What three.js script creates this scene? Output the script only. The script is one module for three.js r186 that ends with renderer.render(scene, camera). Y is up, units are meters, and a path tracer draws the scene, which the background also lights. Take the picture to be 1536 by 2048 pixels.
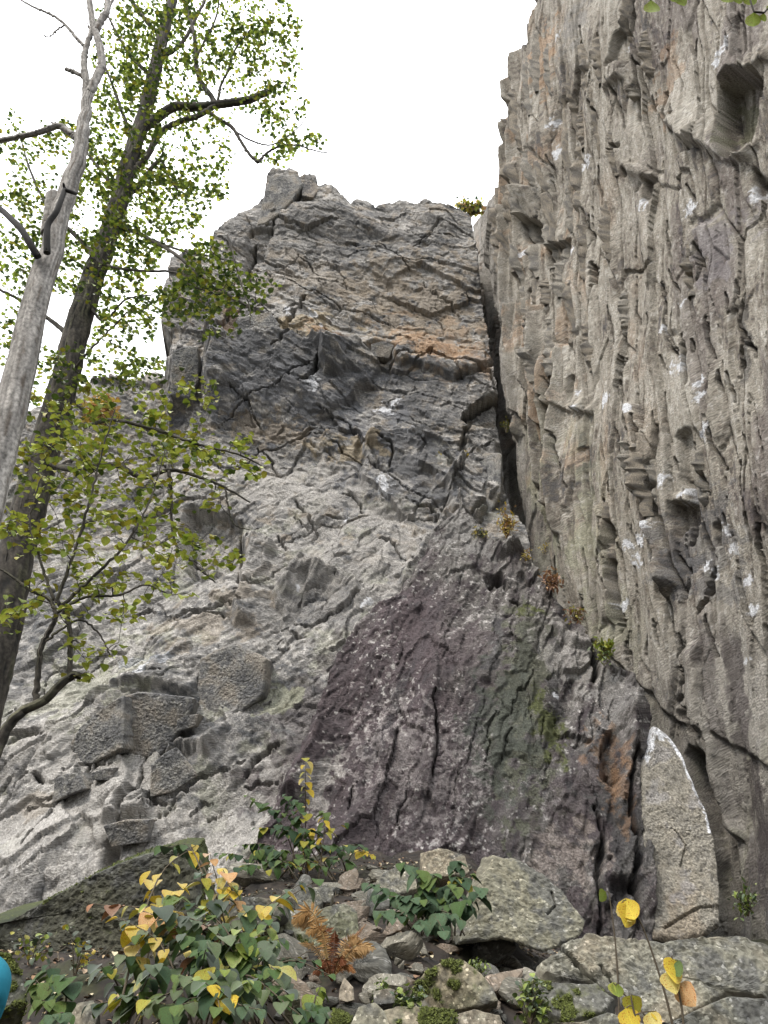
import * as THREE from 'three';
import { mergeGeometries, mergeVertices, toCreasedNormals } from 'three/addons/utils/BufferGeometryUtils.js';
import { MarchingCubes } from 'three/addons/objects/MarchingCubes.js';

// ---------- camera, sky, sun, exposure ----------
const scene = new THREE.Scene();
const EYE = 1.6, PITCH = 29 * Math.PI / 180, FOV = 69;
const camera = new THREE.PerspectiveCamera(FOV, 0.75, 0.05, 2000);
camera.position.set(0, EYE, 0);
camera.rotation.set(PITCH, 0, 0);
scene.add(camera);
const renderer = new THREE.WebGLRenderer({ antialias: true });
renderer.toneMapping = THREE.LinearToneMapping;
renderer.toneMappingExposure = 2.2;
renderer.shadowMap.enabled = true;
const SUN_DIR = new THREE.Vector3(-0.42, 0.86, 0.3).normalize();
const sun = new THREE.DirectionalLight(0xfff6ea, 1.5);
sun.position.copy(SUN_DIR).multiplyScalar(60); sun.target.position.set(0, 6, -12);
sun.castShadow = true; sun.shadow.radius = 26;
Object.assign(sun.shadow.camera, { left: -26, right: 26, top: 26, bottom: -26, near: 1, far: 130 });
sun.shadow.mapSize.set(2048, 2048);
scene.add(sun, sun.target);

// ---------- random numbers and noise ----------
let SEED = 7;
function rng(seed) { let a = seed >>> 0; return () => { a = (a + 0x6D2B79F5) | 0; let t = Math.imul(a ^ (a >>> 15), 1 | a); t = (t + Math.imul(t ^ (t >>> 7), 61 | t)) ^ t; return ((t ^ (t >>> 14)) >>> 0) / 4294967296; }; }
const PERM = new Uint8Array(512); { const r = rng(11), p = [...Array(256).keys()]; for (let i = 255; i > 0; i--) { const j = Math.floor(r() * (i + 1)); [p[i], p[j]] = [p[j], p[i]]; } for (let i = 0; i < 512; i++) PERM[i] = p[i & 255]; }
const GX = new Float32Array(16), GY = new Float32Array(16); for (let i = 0; i < 16; i++) { GX[i] = Math.cos(i * Math.PI / 8) * 1.4; GY[i] = Math.sin(i * Math.PI / 8) * 1.4; }
function P2(x, y) {
  const xi = Math.floor(x), yi = Math.floor(y), fx = x - xi, fy = y - yi, X = xi & 255, Y = yi & 255;
  const u = fx * fx * fx * (fx * (fx * 6 - 15) + 10), v = fy * fy * fy * (fy * (fy * 6 - 15) + 10);
  const a = PERM[PERM[X] + Y] & 15, b = PERM[PERM[X + 1] + Y] & 15, c = PERM[PERM[X] + Y + 1] & 15, d = PERM[PERM[X + 1] + Y + 1] & 15;
  const n0 = GX[a] * fx + GY[a] * fy, n1 = GX[b] * (fx - 1) + GY[b] * fy, n2 = GX[c] * fx + GY[c] * (fy - 1), n3 = GX[d] * (fx - 1) + GY[d] * (fy - 1);
  const m = n0 + u * (n1 - n0), n = n2 + u * (n3 - n2); return m + v * (n - m);
}
function P3(x, y, z) {
  const zi = Math.floor(z), fz = z - zi, w = fz * fz * (3 - 2 * fz), o = (zi * 37.7) % 256;
  const a = P2(x + o, y + o * .7), b = P2(x + o + 37.7, y + (o + 37.7) * .7); return (a + w * (b - a)) * 1.1;
}
function fbm(x, y, n = 4, g = .5) { let s = 0, a = 1; for (let i = 0; i < n; i++) { s += a * P2(x, y); x = x * 2.03 + 17.3; y = y * 2.03 - 9.1; a *= g; } return s; }
function fbm3(x, y, z, n = 3) { let s = 0, a = 1; for (let i = 0; i < n; i++) { s += a * P3(x, y, z); x = x * 2.03 + 5; y = y * 2.03 - 9; z = z * 2.03 + 3; a *= .5; } return s; }
function hash2(i, j, k) { let h = Math.imul(i | 0, 374761393) + Math.imul(j | 0, 668265263) + Math.imul(k | 0, 1274126177); h = Math.imul(h ^ (h >>> 13), 1274126177); h ^= h >>> 16; return (h >>> 0) / 4294967296; }
const W = { f1: 0, f2: 0, dx: 0, dy: 0, i: 0, j: 0 };
function worley(x, y, k) {
  const xi = Math.floor(x), yi = Math.floor(y); let f1 = 9, f2 = 9;
  for (let i = xi - 1; i <= xi + 1; i++) for (let j = yi - 1; j <= yi + 1; j++) {
    const cx = i + .1 + .8 * hash2(i, j, k), cy = j + .1 + .8 * hash2(i, j, k + 71), dx = x - cx, dy = y - cy, d = dx * dx + dy * dy;
    if (d < f1) { f2 = f1; f1 = d; W.dx = dx; W.dy = dy; W.i = i; W.j = j; } else if (d < f2) f2 = d;
  }
  W.f1 = Math.sqrt(f1); W.f2 = Math.sqrt(f2);
}
// broken rock: every cell is a plane of its own height and tilt, so that edges are steps
function facet(x, y, k, tx, ty) { worley(x, y, k); return (hash2(W.i, W.j, k + 5) - .5) + (hash2(W.i, W.j, k + 6) - .5) * tx * W.dx + (hash2(W.i, W.j, k + 7) - .5) * ty * W.dy; }
// flat facets that meet in sharp edges: random heights on a triangle lattice, joined by planes
function tri(x, y, k) {
  const s = (x + y) * .3660254, xs = x + s, ys = y + s, i = Math.floor(xs), j = Math.floor(ys), fx = xs - i, fy = ys - j, a = hash2(i, j, k), c = hash2(i + 1, j + 1, k);
  if (fx > fy) { const b = hash2(i + 1, j, k); return a + (b - a) * fx + (c - b) * fy - .5; }
  const b = hash2(i, j + 1, k); return a + (b - a) * fy + (c - b) * fx - .5;
}
const clamp = (x, a = 0, b = 1) => x < a ? a : x > b ? b : x;
const sst = (a, b, x) => { x = clamp((x - a) / (b - a)); return x * x * (3 - 2 * x); };
const mix = (a, b, t) => a + (b - a) * t;
function lerpTable(T, x) { if (x <= T[0][0]) return T[0][1]; for (let i = 1; i < T.length; i++) if (x <= T[i][0]) { const a = T[i - 1], b = T[i]; return mix(a[1], b[1], (x - a[0]) / (b[0] - a[0])); } return T[T.length - 1][1]; }

// ---------- overcast sky ----------
{
  const w = 512, h = 256, D = new Float32Array(w * h * 4);
  for (let j = 0; j < h; j++) for (let i = 0; i < w; i++) {
    const th = (j + .5) / h * Math.PI - Math.PI / 2, ph = i / w * Math.PI * 2, s = Math.max(Math.sin(th), 0), o = (j * w + i) * 4;
    const cx = Math.cos(th) * Math.cos(ph), cz = Math.cos(th) * Math.sin(ph);
    const cl = 1 + .16 * fbm3(cx * 2.2 + 5, s * 4, cz * 2.2, 4);
    const L = 1.7 * (1 + 2 * s) / 3 * cl * (th < 0 ? Math.exp(th * 3) * .6 + .1 : 1);
    D[o] = L * .985; D[o + 1] = L * .995; D[o + 2] = L * 1.02; D[o + 3] = 1;
  }
  const t = new THREE.DataTexture(D, w, h, THREE.RGBAFormat, THREE.FloatType);
  t.mapping = THREE.EquirectangularReflectionMapping; t.magFilter = t.minFilter = THREE.LinearFilter; t.wrapS = THREE.RepeatWrapping; t.needsUpdate = true;
  scene.background = t; scene.environment = t;
}

// ---------- surveying: a pixel of the 1536 x 2048 view and a distance give a place ----------
const V3 = (x, y, z) => new THREE.Vector3(x, y, z);
const FPX = 1024 / Math.tan(FOV * Math.PI / 360), SP = Math.sin(PITCH), CP = Math.cos(PITCH);
function ray(px, py) { const a = (px - 768) / FPX, b = (1024 - py) / FPX; return V3(a, SP + CP * b, -(CP - SP * b)); }
function at(px, py, d) { const r = ray(px, py); return r.multiplyScalar(d / -r.z).add(V3(0, EYE, 0)); }
function onPlane(px, py, p, n) { const r = ray(px, py), o = V3(0, EYE, 0); return r.multiplyScalar(n.dot(p.clone().sub(o)) / n.dot(r)).add(o); }

// ---------- naming ----------
const used = {};
function numbered(n) { const k = used[n] = (used[n] ?? -1) + 1; return k ? n + '_' + String(k).padStart(3, '0') : n; }
function tag(o, label, category, group, kind) { Object.assign(o.userData, { label, category }); if (group) o.userData.group = group; if (kind) o.userData.kind = kind; return o; }
function mesh(name, g, m, parent) { const o = new THREE.Mesh(g, m); o.castShadow = o.receiveShadow = true; o.name = parent ? name : numbered(name); (parent ?? scene).add(o); return o; }
function thing(name, label, category, p, group) { const o = new THREE.Group(); o.name = numbered(name); if (p) o.position.copy(p); tag(o, label, category, group); scene.add(o); return o; }

// ---------- materials ----------
function grainTexture(n, seed, lo, hi, f) {
  const D = new Uint8Array(n * n * 4), r = rng(seed);
  for (let j = 0; j < n; j++) for (let i = 0; i < n; i++) {
    const x = i / n, y = j / n; let v = 0;
    for (let k = 0; k < 3; k++) { const q = f << k; // tiles: blend of the four wraps
      const a = P2(x * q + seed, y * q), b = P2((x - 1) * q + seed, y * q), c = P2(x * q + seed, (y - 1) * q), d = P2((x - 1) * q + seed, (y - 1) * q);
      v += ((a * (1 - x) + b * x) * (1 - y) + (c * (1 - x) + d * x) * y) / (k + 1); }
    v = clamp(.5 + v * .6 + (r() - .5) * .3); const g = clamp(lo + (hi - lo) * v) * 255, o = (j * n + i) * 4; D[o] = D[o + 1] = D[o + 2] = g; D[o + 3] = 255;
  }
  const t = new THREE.DataTexture(D, n, n); t.wrapS = t.wrapT = THREE.RepeatWrapping; t.magFilter = THREE.LinearFilter; t.minFilter = THREE.LinearMipmapLinearFilter; t.generateMipmaps = true; t.colorSpace = THREE.SRGBColorSpace; t.needsUpdate = true; return t;
}
const GRAIN = grainTexture(1024, 3, .62, 1.12, 40);
// pale lichen flakes and dark grains, a tile of 1.1 m
const LICHEN = (() => {
  const n = 1024, D = new Uint8Array(n * n * 4), r = rng(23), V = new Float32Array(n * n), spots = [];
  for (let k = 0; k < 900; k++) spots.push([r() * n, r() * n, 1.5 + 11 * Math.pow(r(), 3.5), r() * .5 + .5, r()]);
  for (const [x, y, s, a, q] of spots) for (let dy = -Math.ceil(s * 1.5); dy <= s * 1.5; dy++) for (let dx = -Math.ceil(s * 1.5); dx <= s * 1.5; dx++) { const X = (Math.round(x) + dx + n) % n, Y = (Math.round(y) + dy + n) % n, e = Math.hypot(dx, dy) / s + .45 * P2((x + dx) * .16 + q * 90, (y + dy) * .16); if (e < 1) V[Y * n + X] = Math.max(V[Y * n + X], a * sst(1, .75, e)); }
  const g = GRAIN.image.data; for (let o = 0; o < n * n; o++) { const w = .66 * g[o * 4] / 255 + .06, v = clamp(mix(w, .97, V[o])); D[o * 4] = 255 * v; D[o * 4 + 1] = 255 * v; D[o * 4 + 2] = 255 * v * (.97 + .03 * V[o]); D[o * 4 + 3] = 255; }
  const t = new THREE.DataTexture(D, n, n); t.wrapS = t.wrapT = THREE.RepeatWrapping; t.magFilter = THREE.LinearFilter; t.minFilter = THREE.LinearMipmapLinearFilter; t.generateMipmaps = true; t.colorSpace = THREE.SRGBColorSpace; t.needsUpdate = true; return t;
})();
const rockMat = new THREE.MeshStandardMaterial({ vertexColors: true, map: GRAIN, bumpMap: GRAIN, bumpScale: .02, roughness: .88, side: THREE.DoubleSide });
const stoneMat = new THREE.MeshStandardMaterial({ vertexColors: true, map: LICHEN, bumpMap: LICHEN, bumpScale: .006, roughness: .9, side: THREE.DoubleSide });
const dirtMat = new THREE.MeshStandardMaterial({ vertexColors: true, map: GRAIN, roughness: .97, side: THREE.DoubleSide });

// ---------- rock sheets: a grid of (u, v) in metres over a base surface, pushed out by broken-rock relief and by traced features ----------
// feature tools work on arrays of a sheet: U, V (metres), H (relief)
class Sheet {
  constructor(us, vs, base, toUV, warp = .1, tremor = .35) {
    this.us = us; this.vs = vs; this.nu = us.length; this.nv = vs.length; this.base = base; this.toUV = toUV; const n = this.nu * this.nv;
    this.H = new Float32Array(n); this.C = new Float32Array(n * 3); this.WU = new Float32Array(n); this.WV = new Float32Array(n);
    for (let j = 0; j < this.nv; j++) for (let i = 0; i < this.nu; i++) { const o = j * this.nu + i, u = us[i], v = vs[j];
      this.WU[o] = u + warp * (fbm(u * 1.3 + 3, v * 1.3, 2) + tremor * fbm(u * 6, v * 6 + 40, 2)); this.WV[o] = v + warp * (fbm(u * 1.3 + 90, v * 1.3, 2) + .35 * fbm(u * 6 + 30, v * 6, 2)); }
  }
  each(f) { for (let j = 0; j < this.nv; j++) for (let i = 0; i < this.nu; i++) f(j * this.nu + i, this.us[i], this.vs[j]); }
  inBox(u0, u1, v0, v1, f) {
    let i0 = this.us.findIndex((x) => x >= u0), i1 = this.us.findLastIndex((x) => x <= u1), j0 = this.vs.findIndex((x) => x >= v0), j1 = this.vs.findLastIndex((x) => x <= v1);
    if (i0 < 0 || j0 < 0) return;
    for (let j = j0; j <= j1; j++) for (let i = i0; i <= i1; i++) f(j * this.nu + i);
  }
  pts(list) { const r = []; for (let i = 0; i < list.length; i += 2) r.push(this.toUV(list[i], list[i + 1])); return r; }
  line(list, reach, f) { // f(o, distance, signed side, 0..1 along)
    const P = this.pts(list); let L = 0; const acc = [0]; for (let i = 1; i < P.length; i++) acc.push(L += Math.hypot(P[i][0] - P[i - 1][0], P[i][1] - P[i - 1][1]));
    const us = P.map((p) => p[0]), vs = P.map((p) => p[1]);
    this.inBox(Math.min(...us) - reach, Math.max(...us) + reach, Math.min(...vs) - reach, Math.max(...vs) + reach, (o) => {
      const x = this.WU[o], y = this.WV[o]; let best = 1e9, side = 0, t = 0;
      for (let i = 1; i < P.length; i++) { const ax = P[i - 1][0], ay = P[i - 1][1], bx = P[i][0] - ax, by = P[i][1] - ay, l2 = bx * bx + by * by; let k = clamp(((x - ax) * bx + (y - ay) * by) / l2);
        const dx = x - ax - bx * k, dy = y - ay - by * k, d = dx * dx + dy * dy; if (d < best) { best = d; side = bx * (y - ay) - by * (x - ax); t = (acc[i - 1] + k * (acc[i] - acc[i - 1])) / L; } }
      best = Math.sqrt(best); if (best < reach) f(o, best, Math.sign(side), t);
    });
  }
  crack(...a) { (this.later ??= []).push(a); }
  cut(depth, width, ...list) { this.line(list, width * 3, (o, d, s, t) => { const w = width * (.5 + .9 * Math.sin(Math.PI * clamp(t, .08, .92))) * (.7 + .6 * P2(t * 9 + list[0], 3)); this.H[o] -= depth * Math.exp(-Math.pow(d / w, 4)); }); }
  // the left side of the line (walking along it) stands out by amp, fading over reach
  step(amp, reach, ...list) { this.line(list, reach * 1.6, (o, d, s, t) => { if (s > 0) this.H[o] += amp * (1 - sst(0, reach, d)) * sst(0, .08, t) * sst(1, .92, t); }); }
  poly(off, tu, tv, ...list) {
    const P = this.pts(list), us = P.map((p) => p[0]), vs = P.map((p) => p[1]), cu = us.reduce((a, b) => a + b) / P.length, cv = vs.reduce((a, b) => a + b) / P.length; if (off > -.2) off += tv < 0 ? -tv * (Math.max(...vs) - cv) * .8 : tv * (cv - Math.min(...vs)) * .8;
    this.inBox(Math.min(...us), Math.max(...us), Math.min(...vs), Math.max(...vs), (o) => { const x = this.WU[o], y = this.WV[o]; if (inside(P, x, y)) this.H[o] += off + tu * (x - cu) + tv * (y - cv); });
  }
  // no wall of the relief is steeper than k: blocks get sloping sides
  limit(k) {
    this.relax(k); this.blur(1); for (const a of this.later ?? []) this.cut(...a); for (const [d, c, l] of this.holes ?? []) { const P = this.pts(l), us = P.map((p) => p[0]), vs = P.map((p) => p[1]); this.inBox(Math.min(...us), Math.max(...us), Math.min(...vs), Math.max(...vs), (o) => { const x = this.us[o % this.nu] + .25 * (this.WU[o] - this.us[o % this.nu]), y = this.WV[o]; if (inside(P, x, y)) { this.H[o] -= d; } }); const A = Math.min(...us) - .15, B = Math.max(...us) + .15, C = Math.min(...vs) - .15, E = Math.max(...vs) + .15; for (let t = 0; t < 2; t++) { const K = this.H.slice(), n = this.nu; this.inBox(A, B, C, E, (o) => { this.H[o] = (K[o] * 2 + K[o - 1] + K[o + 1] + K[o - n] + K[o + n]) / 6; }); } }
  }
  blur(times) {
    const { nu, nv, H } = this; for (let t = 0; t < times; t++) { const A = H.slice(); for (let j = 1; j < nv - 1; j++) for (let i = 1; i < nu - 1; i++) { const o = j * nu + i; H[o] = (A[o] * 4 + (A[o - 1] + A[o + 1] + A[o - nu] + A[o + nu]) * 2 + A[o - nu - 1] + A[o - nu + 1] + A[o + nu - 1] + A[o + nu + 1]) / 16; } }
  }
  relax(k) {
    const { nu, nv, us, vs, H } = this;
    for (let j = 0; j < nv; j++) for (let i = 0; i < nu; i++) { const o = j * nu + i; if (i) H[o] = Math.min(H[o], H[o - 1] + k * (us[i] - us[i - 1])); if (j) { H[o] = Math.min(H[o], H[o - nu] + k * (vs[j] - vs[j - 1])); } }
    for (let j = nv - 1; j >= 0; j--) for (let i = nu - 1; i >= 0; i--) { const o = j * nu + i; if (i < nu - 1) H[o] = Math.min(H[o], H[o + 1] + k * (us[i + 1] - us[i])); if (j < nv - 1) H[o] = Math.min(H[o], H[o + nu] + k * (vs[j + 1] - vs[j])); }
  }
  hole(d, c, ...l) { (this.holes ??= []).push([d, c, l]); }
  // stains, lichen and mineral colour: patches with broken outlines
  patch(px, py, rx, ry, rot, col, k, f = 2.2, rough = .8) {
    const c = this.toUV(px, py), a = this.toUV(px + rx, py), b = this.toUV(px, py - ry), ru = Math.abs(a[0] - c[0]), rv = Math.abs(b[1] - c[1]), R = Math.max(ru, rv) * 1.5, cs = Math.cos(rot), sn = Math.sin(rot);
    this.inBox(c[0] - R, c[0] + R, c[1] - R, c[1] + R, (o) => { const x = this.WU[o] - c[0], y = this.WV[o] - c[1], hh = this.H[o], e = Math.hypot((x * cs + y * sn) / ru, (-x * sn + y * cs) / rv);
      if (e > 1.5) return; const n = fbm((x + hh * .8) * f + px, (y + hh * .6) * f + py, 5, .62), w = k * sst(.36, .54, 1 - e * .62 + n * rough); this.tint(o, col, w); });
  }
  streak(col, k, width, ...list) { this.line(list, width * 2, (o, d, s, t) => { const n = fbm(this.WU[o] * 7, this.WV[o] * 3, 4, .6); this.tint(o, col, k * sst(.3, .6, 1 - d / width * .6 + n * .5) * sst(0, .1, t) * sst(1, .9, t)); }); }
  tint(o, c, w) { if (w <= 0) return; for (let q = 0; q < 3; q++) this.C[o * 3 + q] = mix(this.C[o * 3 + q], c[q], w); }
  build(name, place, keep) { // place(u, v, h) -> position; keep(u, v) -> bool
    const n = this.nu * this.nv, pos = new Float32Array(n * 3), uv = new Float32Array(n * 2), ok = new Uint8Array(n);
    this.each((o, u, v) => { const p = place(u, v, this.H[o]); pos[o * 3] = p.x; pos[o * 3 + 1] = p.y; pos[o * 3 + 2] = p.z; uv[o * 2] = u * .9 + this.H[o] * .8; uv[o * 2 + 1] = v * .9 + this.H[o] * .6; ok[o] = keep ? +keep(u, v, p) : 1; });
    let k = 0; const ix = new Uint32Array((this.nu - 1) * (this.nv - 1) * 6);
    for (let j = 0; j < this.nv - 1; j++) for (let i = 0; i < this.nu - 1; i++) { const a = j * this.nu + i, b = a + 1, c = a + this.nu, d = c + 1; if (!(ok[a] | ok[b] | ok[c] | ok[d])) continue;
      if ((i + j) & 1) { ix[k++] = a; ix[k++] = b; ix[k++] = d; ix[k++] = a; ix[k++] = d; ix[k++] = c; } else { ix[k++] = a; ix[k++] = b; ix[k++] = c; ix[k++] = b; ix[k++] = d; ix[k++] = c; } }
    // keep only the points in use
    const map = new Int32Array(n).fill(-1); let m = 0; for (let q = 0; q < k; q++) if (map[ix[q]] < 0) map[ix[q]] = m++;
    const p2 = new Float32Array(m * 3), u2 = new Float32Array(m * 2), c2 = new Float32Array(m * 3), i2 = new Uint32Array(k);
    for (let o = 0; o < n; o++) if (map[o] >= 0) { const t = map[o]; for (let q = 0; q < 3; q++) { p2[t * 3 + q] = pos[o * 3 + q]; c2[t * 3 + q] = this.C[o * 3 + q]; } u2[t * 2] = uv[o * 2]; u2[t * 2 + 1] = uv[o * 2 + 1]; }
    for (let q = 0; q < k; q++) i2[q] = map[ix[q]];
    const g = new THREE.BufferGeometry(); g.setAttribute('position', new THREE.BufferAttribute(p2, 3)); g.setAttribute('uv', new THREE.BufferAttribute(u2, 2)); g.setAttribute('color', new THREE.BufferAttribute(c2, 3)); g.setIndex(new THREE.BufferAttribute(i2, 1)); g.computeVertexNormals();
    console.log(name, k / 3, 'triangles'); return g;
  }
}
function inside(P, x, y) { let c = false; for (let i = 0, j = P.length - 1; i < P.length; j = i++) if ((P[i][1] > y) !== (P[j][1] > y) && x < (P[j][0] - P[i][0]) * (y - P[i][1]) / (P[j][1] - P[i][1]) + P[i][0]) c = !c; return c; }
function span(...parts) { const r = []; for (const [a, b, step] of parts) { const n = Math.max(1, Math.round((b - a) / step)); for (let i = 0; i < n; i++) r.push(a + (b - a) * i / n); } r.push(parts[parts.length - 1][1]); return r; }
// real-world base colours of the rock (linear)
const K = { grey: [.27, .262, .25], pale: [.46, .44, .41], white: [.62, .6, .57], dark: [.105, .107, .112], slate: [.15, .155, .168], tan: [.36, .3, .225], rust: [.4, .23, .115], orange: [.47, .29, .16], purple: [.062, .049, .053], plum: [.105, .08, .086], olive: [.2, .2, .125], moss: [.1, .115, .03], black: [.045, .045, .048], chalk: [.8, .82, .86], lime: [.42, .43, .3], beige: [.37, .342, .29], brown: [.19, .158, .125], ochre: [.43, .34, .2] };
function cmix(out, o, a, b, t) { for (let q = 0; q < 3; q++) out[o + q] = mix(a[q], b[q], t); }

const CLIFF = {};
// ===== the tall left face =====
const CORNER = V3(2.87, 0, -15.1);
const PROF = [[-2, 9.3], [2.4, 11.0], [6, 12.7], [9, 14.1], [11, 14.6], [16, 14.85], [24, 15.3]];
const faceD = (x, y) => lerpTable(PROF, y);
function faceUV(px, py) { // where the sight line meets the left face
  const r = ray(px, py); let lo = 4, hi = 40; for (let k = 0; k < 40; k++) { const d = (lo + hi) / 2, y = EYE + r.y / -r.z * d, x = r.x / -r.z * d; if (d > faceD(x, y)) hi = d; else lo = d; }
  return [r.x / -r.z * lo, EYE + r.y / -r.z * lo];
}
const SKY_L = [];
for (const [px, py] of [[-400, 900], [0, 860], [60, 820], [130, 800], [190, 775], [230, 765], [260, 768], [298, 752], [311, 748], [314, 700], [322, 630], [331, 560], [352, 535], [378, 516], [418, 512], [420, 470], [450, 440], [490, 410], [525, 385], [534, 350], [548, 344], [572, 350], [580, 344], [596, 350], [600, 362], [612, 358], [632, 362], [637, 380], [650, 380], [672, 390], [690, 405], [702, 414], [712, 401], [735, 399], [750, 412], [765, 402], [800, 402], [830, 414], [850, 410], [868, 418], [900, 418], [930, 428], [965, 436], [1010, 440]]) { const q = faceUV(px, py), k = px < 312 ? 1.11 : px < 405 ? 1.03 : 1; SKY_L.push([q[0] * k, EYE + (q[1] - EYE) * k]); }
const skyL = (u) => lerpTable(SKY_L, u) + .05 * fbm(u * 5, 2, 4, .6) + .03 * facet(u * 6, 1.5, 3, 1, 1);
{
  const S = new Sheet(span([-10.5, -6, .03], [-6, 2.95, .0205]), span([0, 3, .03], [3, 22.3, .0225]), null, faceUV, .13);
  S.each((o, u0, v0) => {
    const u = S.WU[o] * .4 + u0 * .6, v = S.WV[o] * .4 + v0 * .6;
    // foliation dips to the right above, rises to the right below
    const k = sst(10.2, 7.6, v + .5 * u + .8 * fbm(u * .5, v * .5, 2));
    const relief = (ang, sd) => { const c = Math.cos(ang), s = Math.sin(ang), a = u * c + v * s, b = -u * s + v * c, lo = sd > 150 ? .75 : 1, wa = a + .16 * fbm(a * 1.1, b * 1.1 + sd, 2), wb = b + .12 * fbm(a * 1.1 + 50, b * 1.1 + sd, 2);
      return lo * .5 * tri(wa * .4, wb * .8, sd) + lo * .16 * tri(wa * .9, wb * 2.1, sd + 20); };
    let h = k >= 1 ? relief(.72, 200) : k <= 0 ? relief(-.42, 100) : mix(relief(-.42, 100), relief(.72, 200), k);
    h += .16 * fbm(u * .33 + 7, v * .33, 3);
    S.H[o] = h;
  });
  // --- traced features: the left shoulder behind the tower, aretes, blocks, roofs, cracks
  const recess = (amt, ...l) => S.poly(amt, 0, 0, ...l);
  recess(-.24, 405, 540, 408, 700, 400, 800, 330, 900, 300, 1000, 200, 1080, -300, 1150, -400, 700, 300, 700, 300, 540);
  recess(-1.2, 306, 700, 305, 850, 290, 1000, 150, 1060, -400, 1100, -400, 650, 306, 650);
  S.poly(.25, -.3, 0, 345, 690, 395, 690, 395, 760, 380, 800, 335, 790); S.poly(-.2, .2, .2, 330, 800, 380, 800, 375, 870, 330, 860);
  S.step(.35, .9, 425, 470, 412, 560, 408, 700, 412, 820); // arete of the tower

  S.poly(-.28, 0, .1, 497, 455, 545, 450, 520, 520, 490, 545); S.crack(.6, .07, 494, 570, 500, 520, 505, 480); S.crack(.55, .05, 600, 370, 590, 400, 560, 425, 540, 450);
  S.crack(.4, .04, 560, 690, 590, 640, 610, 600); S.crack(.35, .035, 470, 670, 490, 690, 540, 660, 560, 640);

  S.poly(.2, -.25, .3, 620, 700, 720, 690, 770, 720, 735, 760, 650, 770); S.poly(-.4, .1, .3, 738, 682, 786, 690, 776, 722, 742, 708); S.crack(.45, .05, 600, 790, 625, 775, 640, 745); S.crack(.3, .04, 550, 735, 580, 705, 620, 695);
  S.step(.32, 1.0, 780, 690, 790, 725, 900, 770, 1000, 735); // orange bulge over the dark band
  S.poly(.0, .05, .1, 790, 725, 900, 770, 990, 745, 1000, 800, 935, 845, 830, 850, 770, 800);
  S.poly(.02, 0, .32, 415, 700, 600, 690, 760, 770, 700, 800, 600, 870, 480, 860, 410, 840); // dark slate brow
  S.poly(-.2, 0, .1, 925, 850, 1000, 806, 1000, 850, 965, 855); S.crack(.5, .06, 920, 848, 935, 840, 1000, 806); S.step(.12, .6, 922, 852, 935, 842, 1000, 806); S.crack(.35, .05, 918, 930, 925, 870, 935, 850);
  S.poly(.04, .1, .3, 730, 880, 870, 900, 930, 950, 900, 1020, 790, 1050, 720, 1000); S.poly(.0, 0, .25, 640, 870, 720, 880, 720, 960, 640, 940);
  S.step(.1, .9, 890, 1050, 760, 1040, 640, 1040, 520, 1010); S.crack(.3, .03, 655, 1037, 695, 1034);
  S.step(.35, .8, 560, 1100, 500, 1090, 470, 1170, 465, 1250); // pillar edge
  S.poly(-.55, .35, .25, 385, 1020, 480, 1050, 478, 1140, 400, 1140, 370, 1080); S.crack(.4, .06, 480, 1060, 478, 1130, 470, 1170);
  S.step(.25, .6, 860, 1095, 740, 1195, 680, 1165, 610, 1140, 540, 1190); S.poly(.05, 0, .3, 540, 1190, 610, 1140, 700, 1170, 720, 1200, 640, 1260, 560, 1260);
  S.step(.3, .7, 880, 1040, 850, 1100, 800, 1180); S.poly(-.12, .2, .3, 890, 1060, 950, 1050, 960, 1090, 870, 1100);
  S.poly(.35, .1, .2, 880, 1000, 960, 900, 1005, 900, 1000, 1000, 960, 1060, 900, 1050); S.crack(.4, .05, 972, 970, 975, 1030, 940, 1050);
  // blocks of the lower slab: lit tops over dark fronts
  S.poly(.06, 0, -.3, 246, 1345, 330, 1320, 400, 1350, 390, 1395, 278, 1385, 246, 1400);


 S.poly(.05, 0, -.3, 250, 1340, 246, 1385, 160, 1445, 190, 1400);

  S.poly(.1, 0, -.5, 320, 1510, 350, 1490, 460, 1440, 420, 1530, 350, 1500);
 S.poly(-.3, 0, 0, 208, 1692, 228, 1690, 226, 1735, 212, 1740); S.poly(.1, 0, -.6, 235, 1600, 300, 1590, 300, 1640, 206, 1650, 212, 1620);
  S.poly(.1, 0, .5, 355, 1440, 398, 1428, 390, 1450, 352, 1462); S.crack(.3, .04, 230, 1660, 240, 1610, 252, 1590); S.step(.2, .8, 250, 1610, 246, 1500, 246, 1400);
  S.crack(.3, .03, 345, 1460, 370, 1440, 390, 1430); S.crack(.35, .04, 500, 1560, 525, 1520, 560, 1500);
  S.poly(-.1, .2, .3, 470, 1420, 560, 1440, 590, 1500, 520, 1540, 440, 1500);
  for (const l of [[560, 1100, 640, 1062, 760, 1045, 860, 1060], [500, 1185, 600, 1130, 680, 1160, 740, 1190], [20, 1452, 110, 1345, 230, 1290], [100, 1600, 250, 1482, 330, 1400], [430, 850, 560, 790, 640, 745], [620, 645, 700, 690, 780, 692], [840, 560, 920, 620, 975, 640], [560, 560, 700, 620, 800, 640], [640, 880, 760, 960, 880, 1040], [40, 1700, 160, 1560, 240, 1500], [300, 1640, 400, 1560, 520, 1520], [420, 980, 520, 900, 640, 870], [700, 480, 800, 520, 900, 530], [880, 1040, 930, 960, 990, 905], [230, 1660, 262, 1580, 300, 1500], [540, 1250, 640, 1262, 720, 1200]]) S.crack(.2, .015, ...l);
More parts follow.
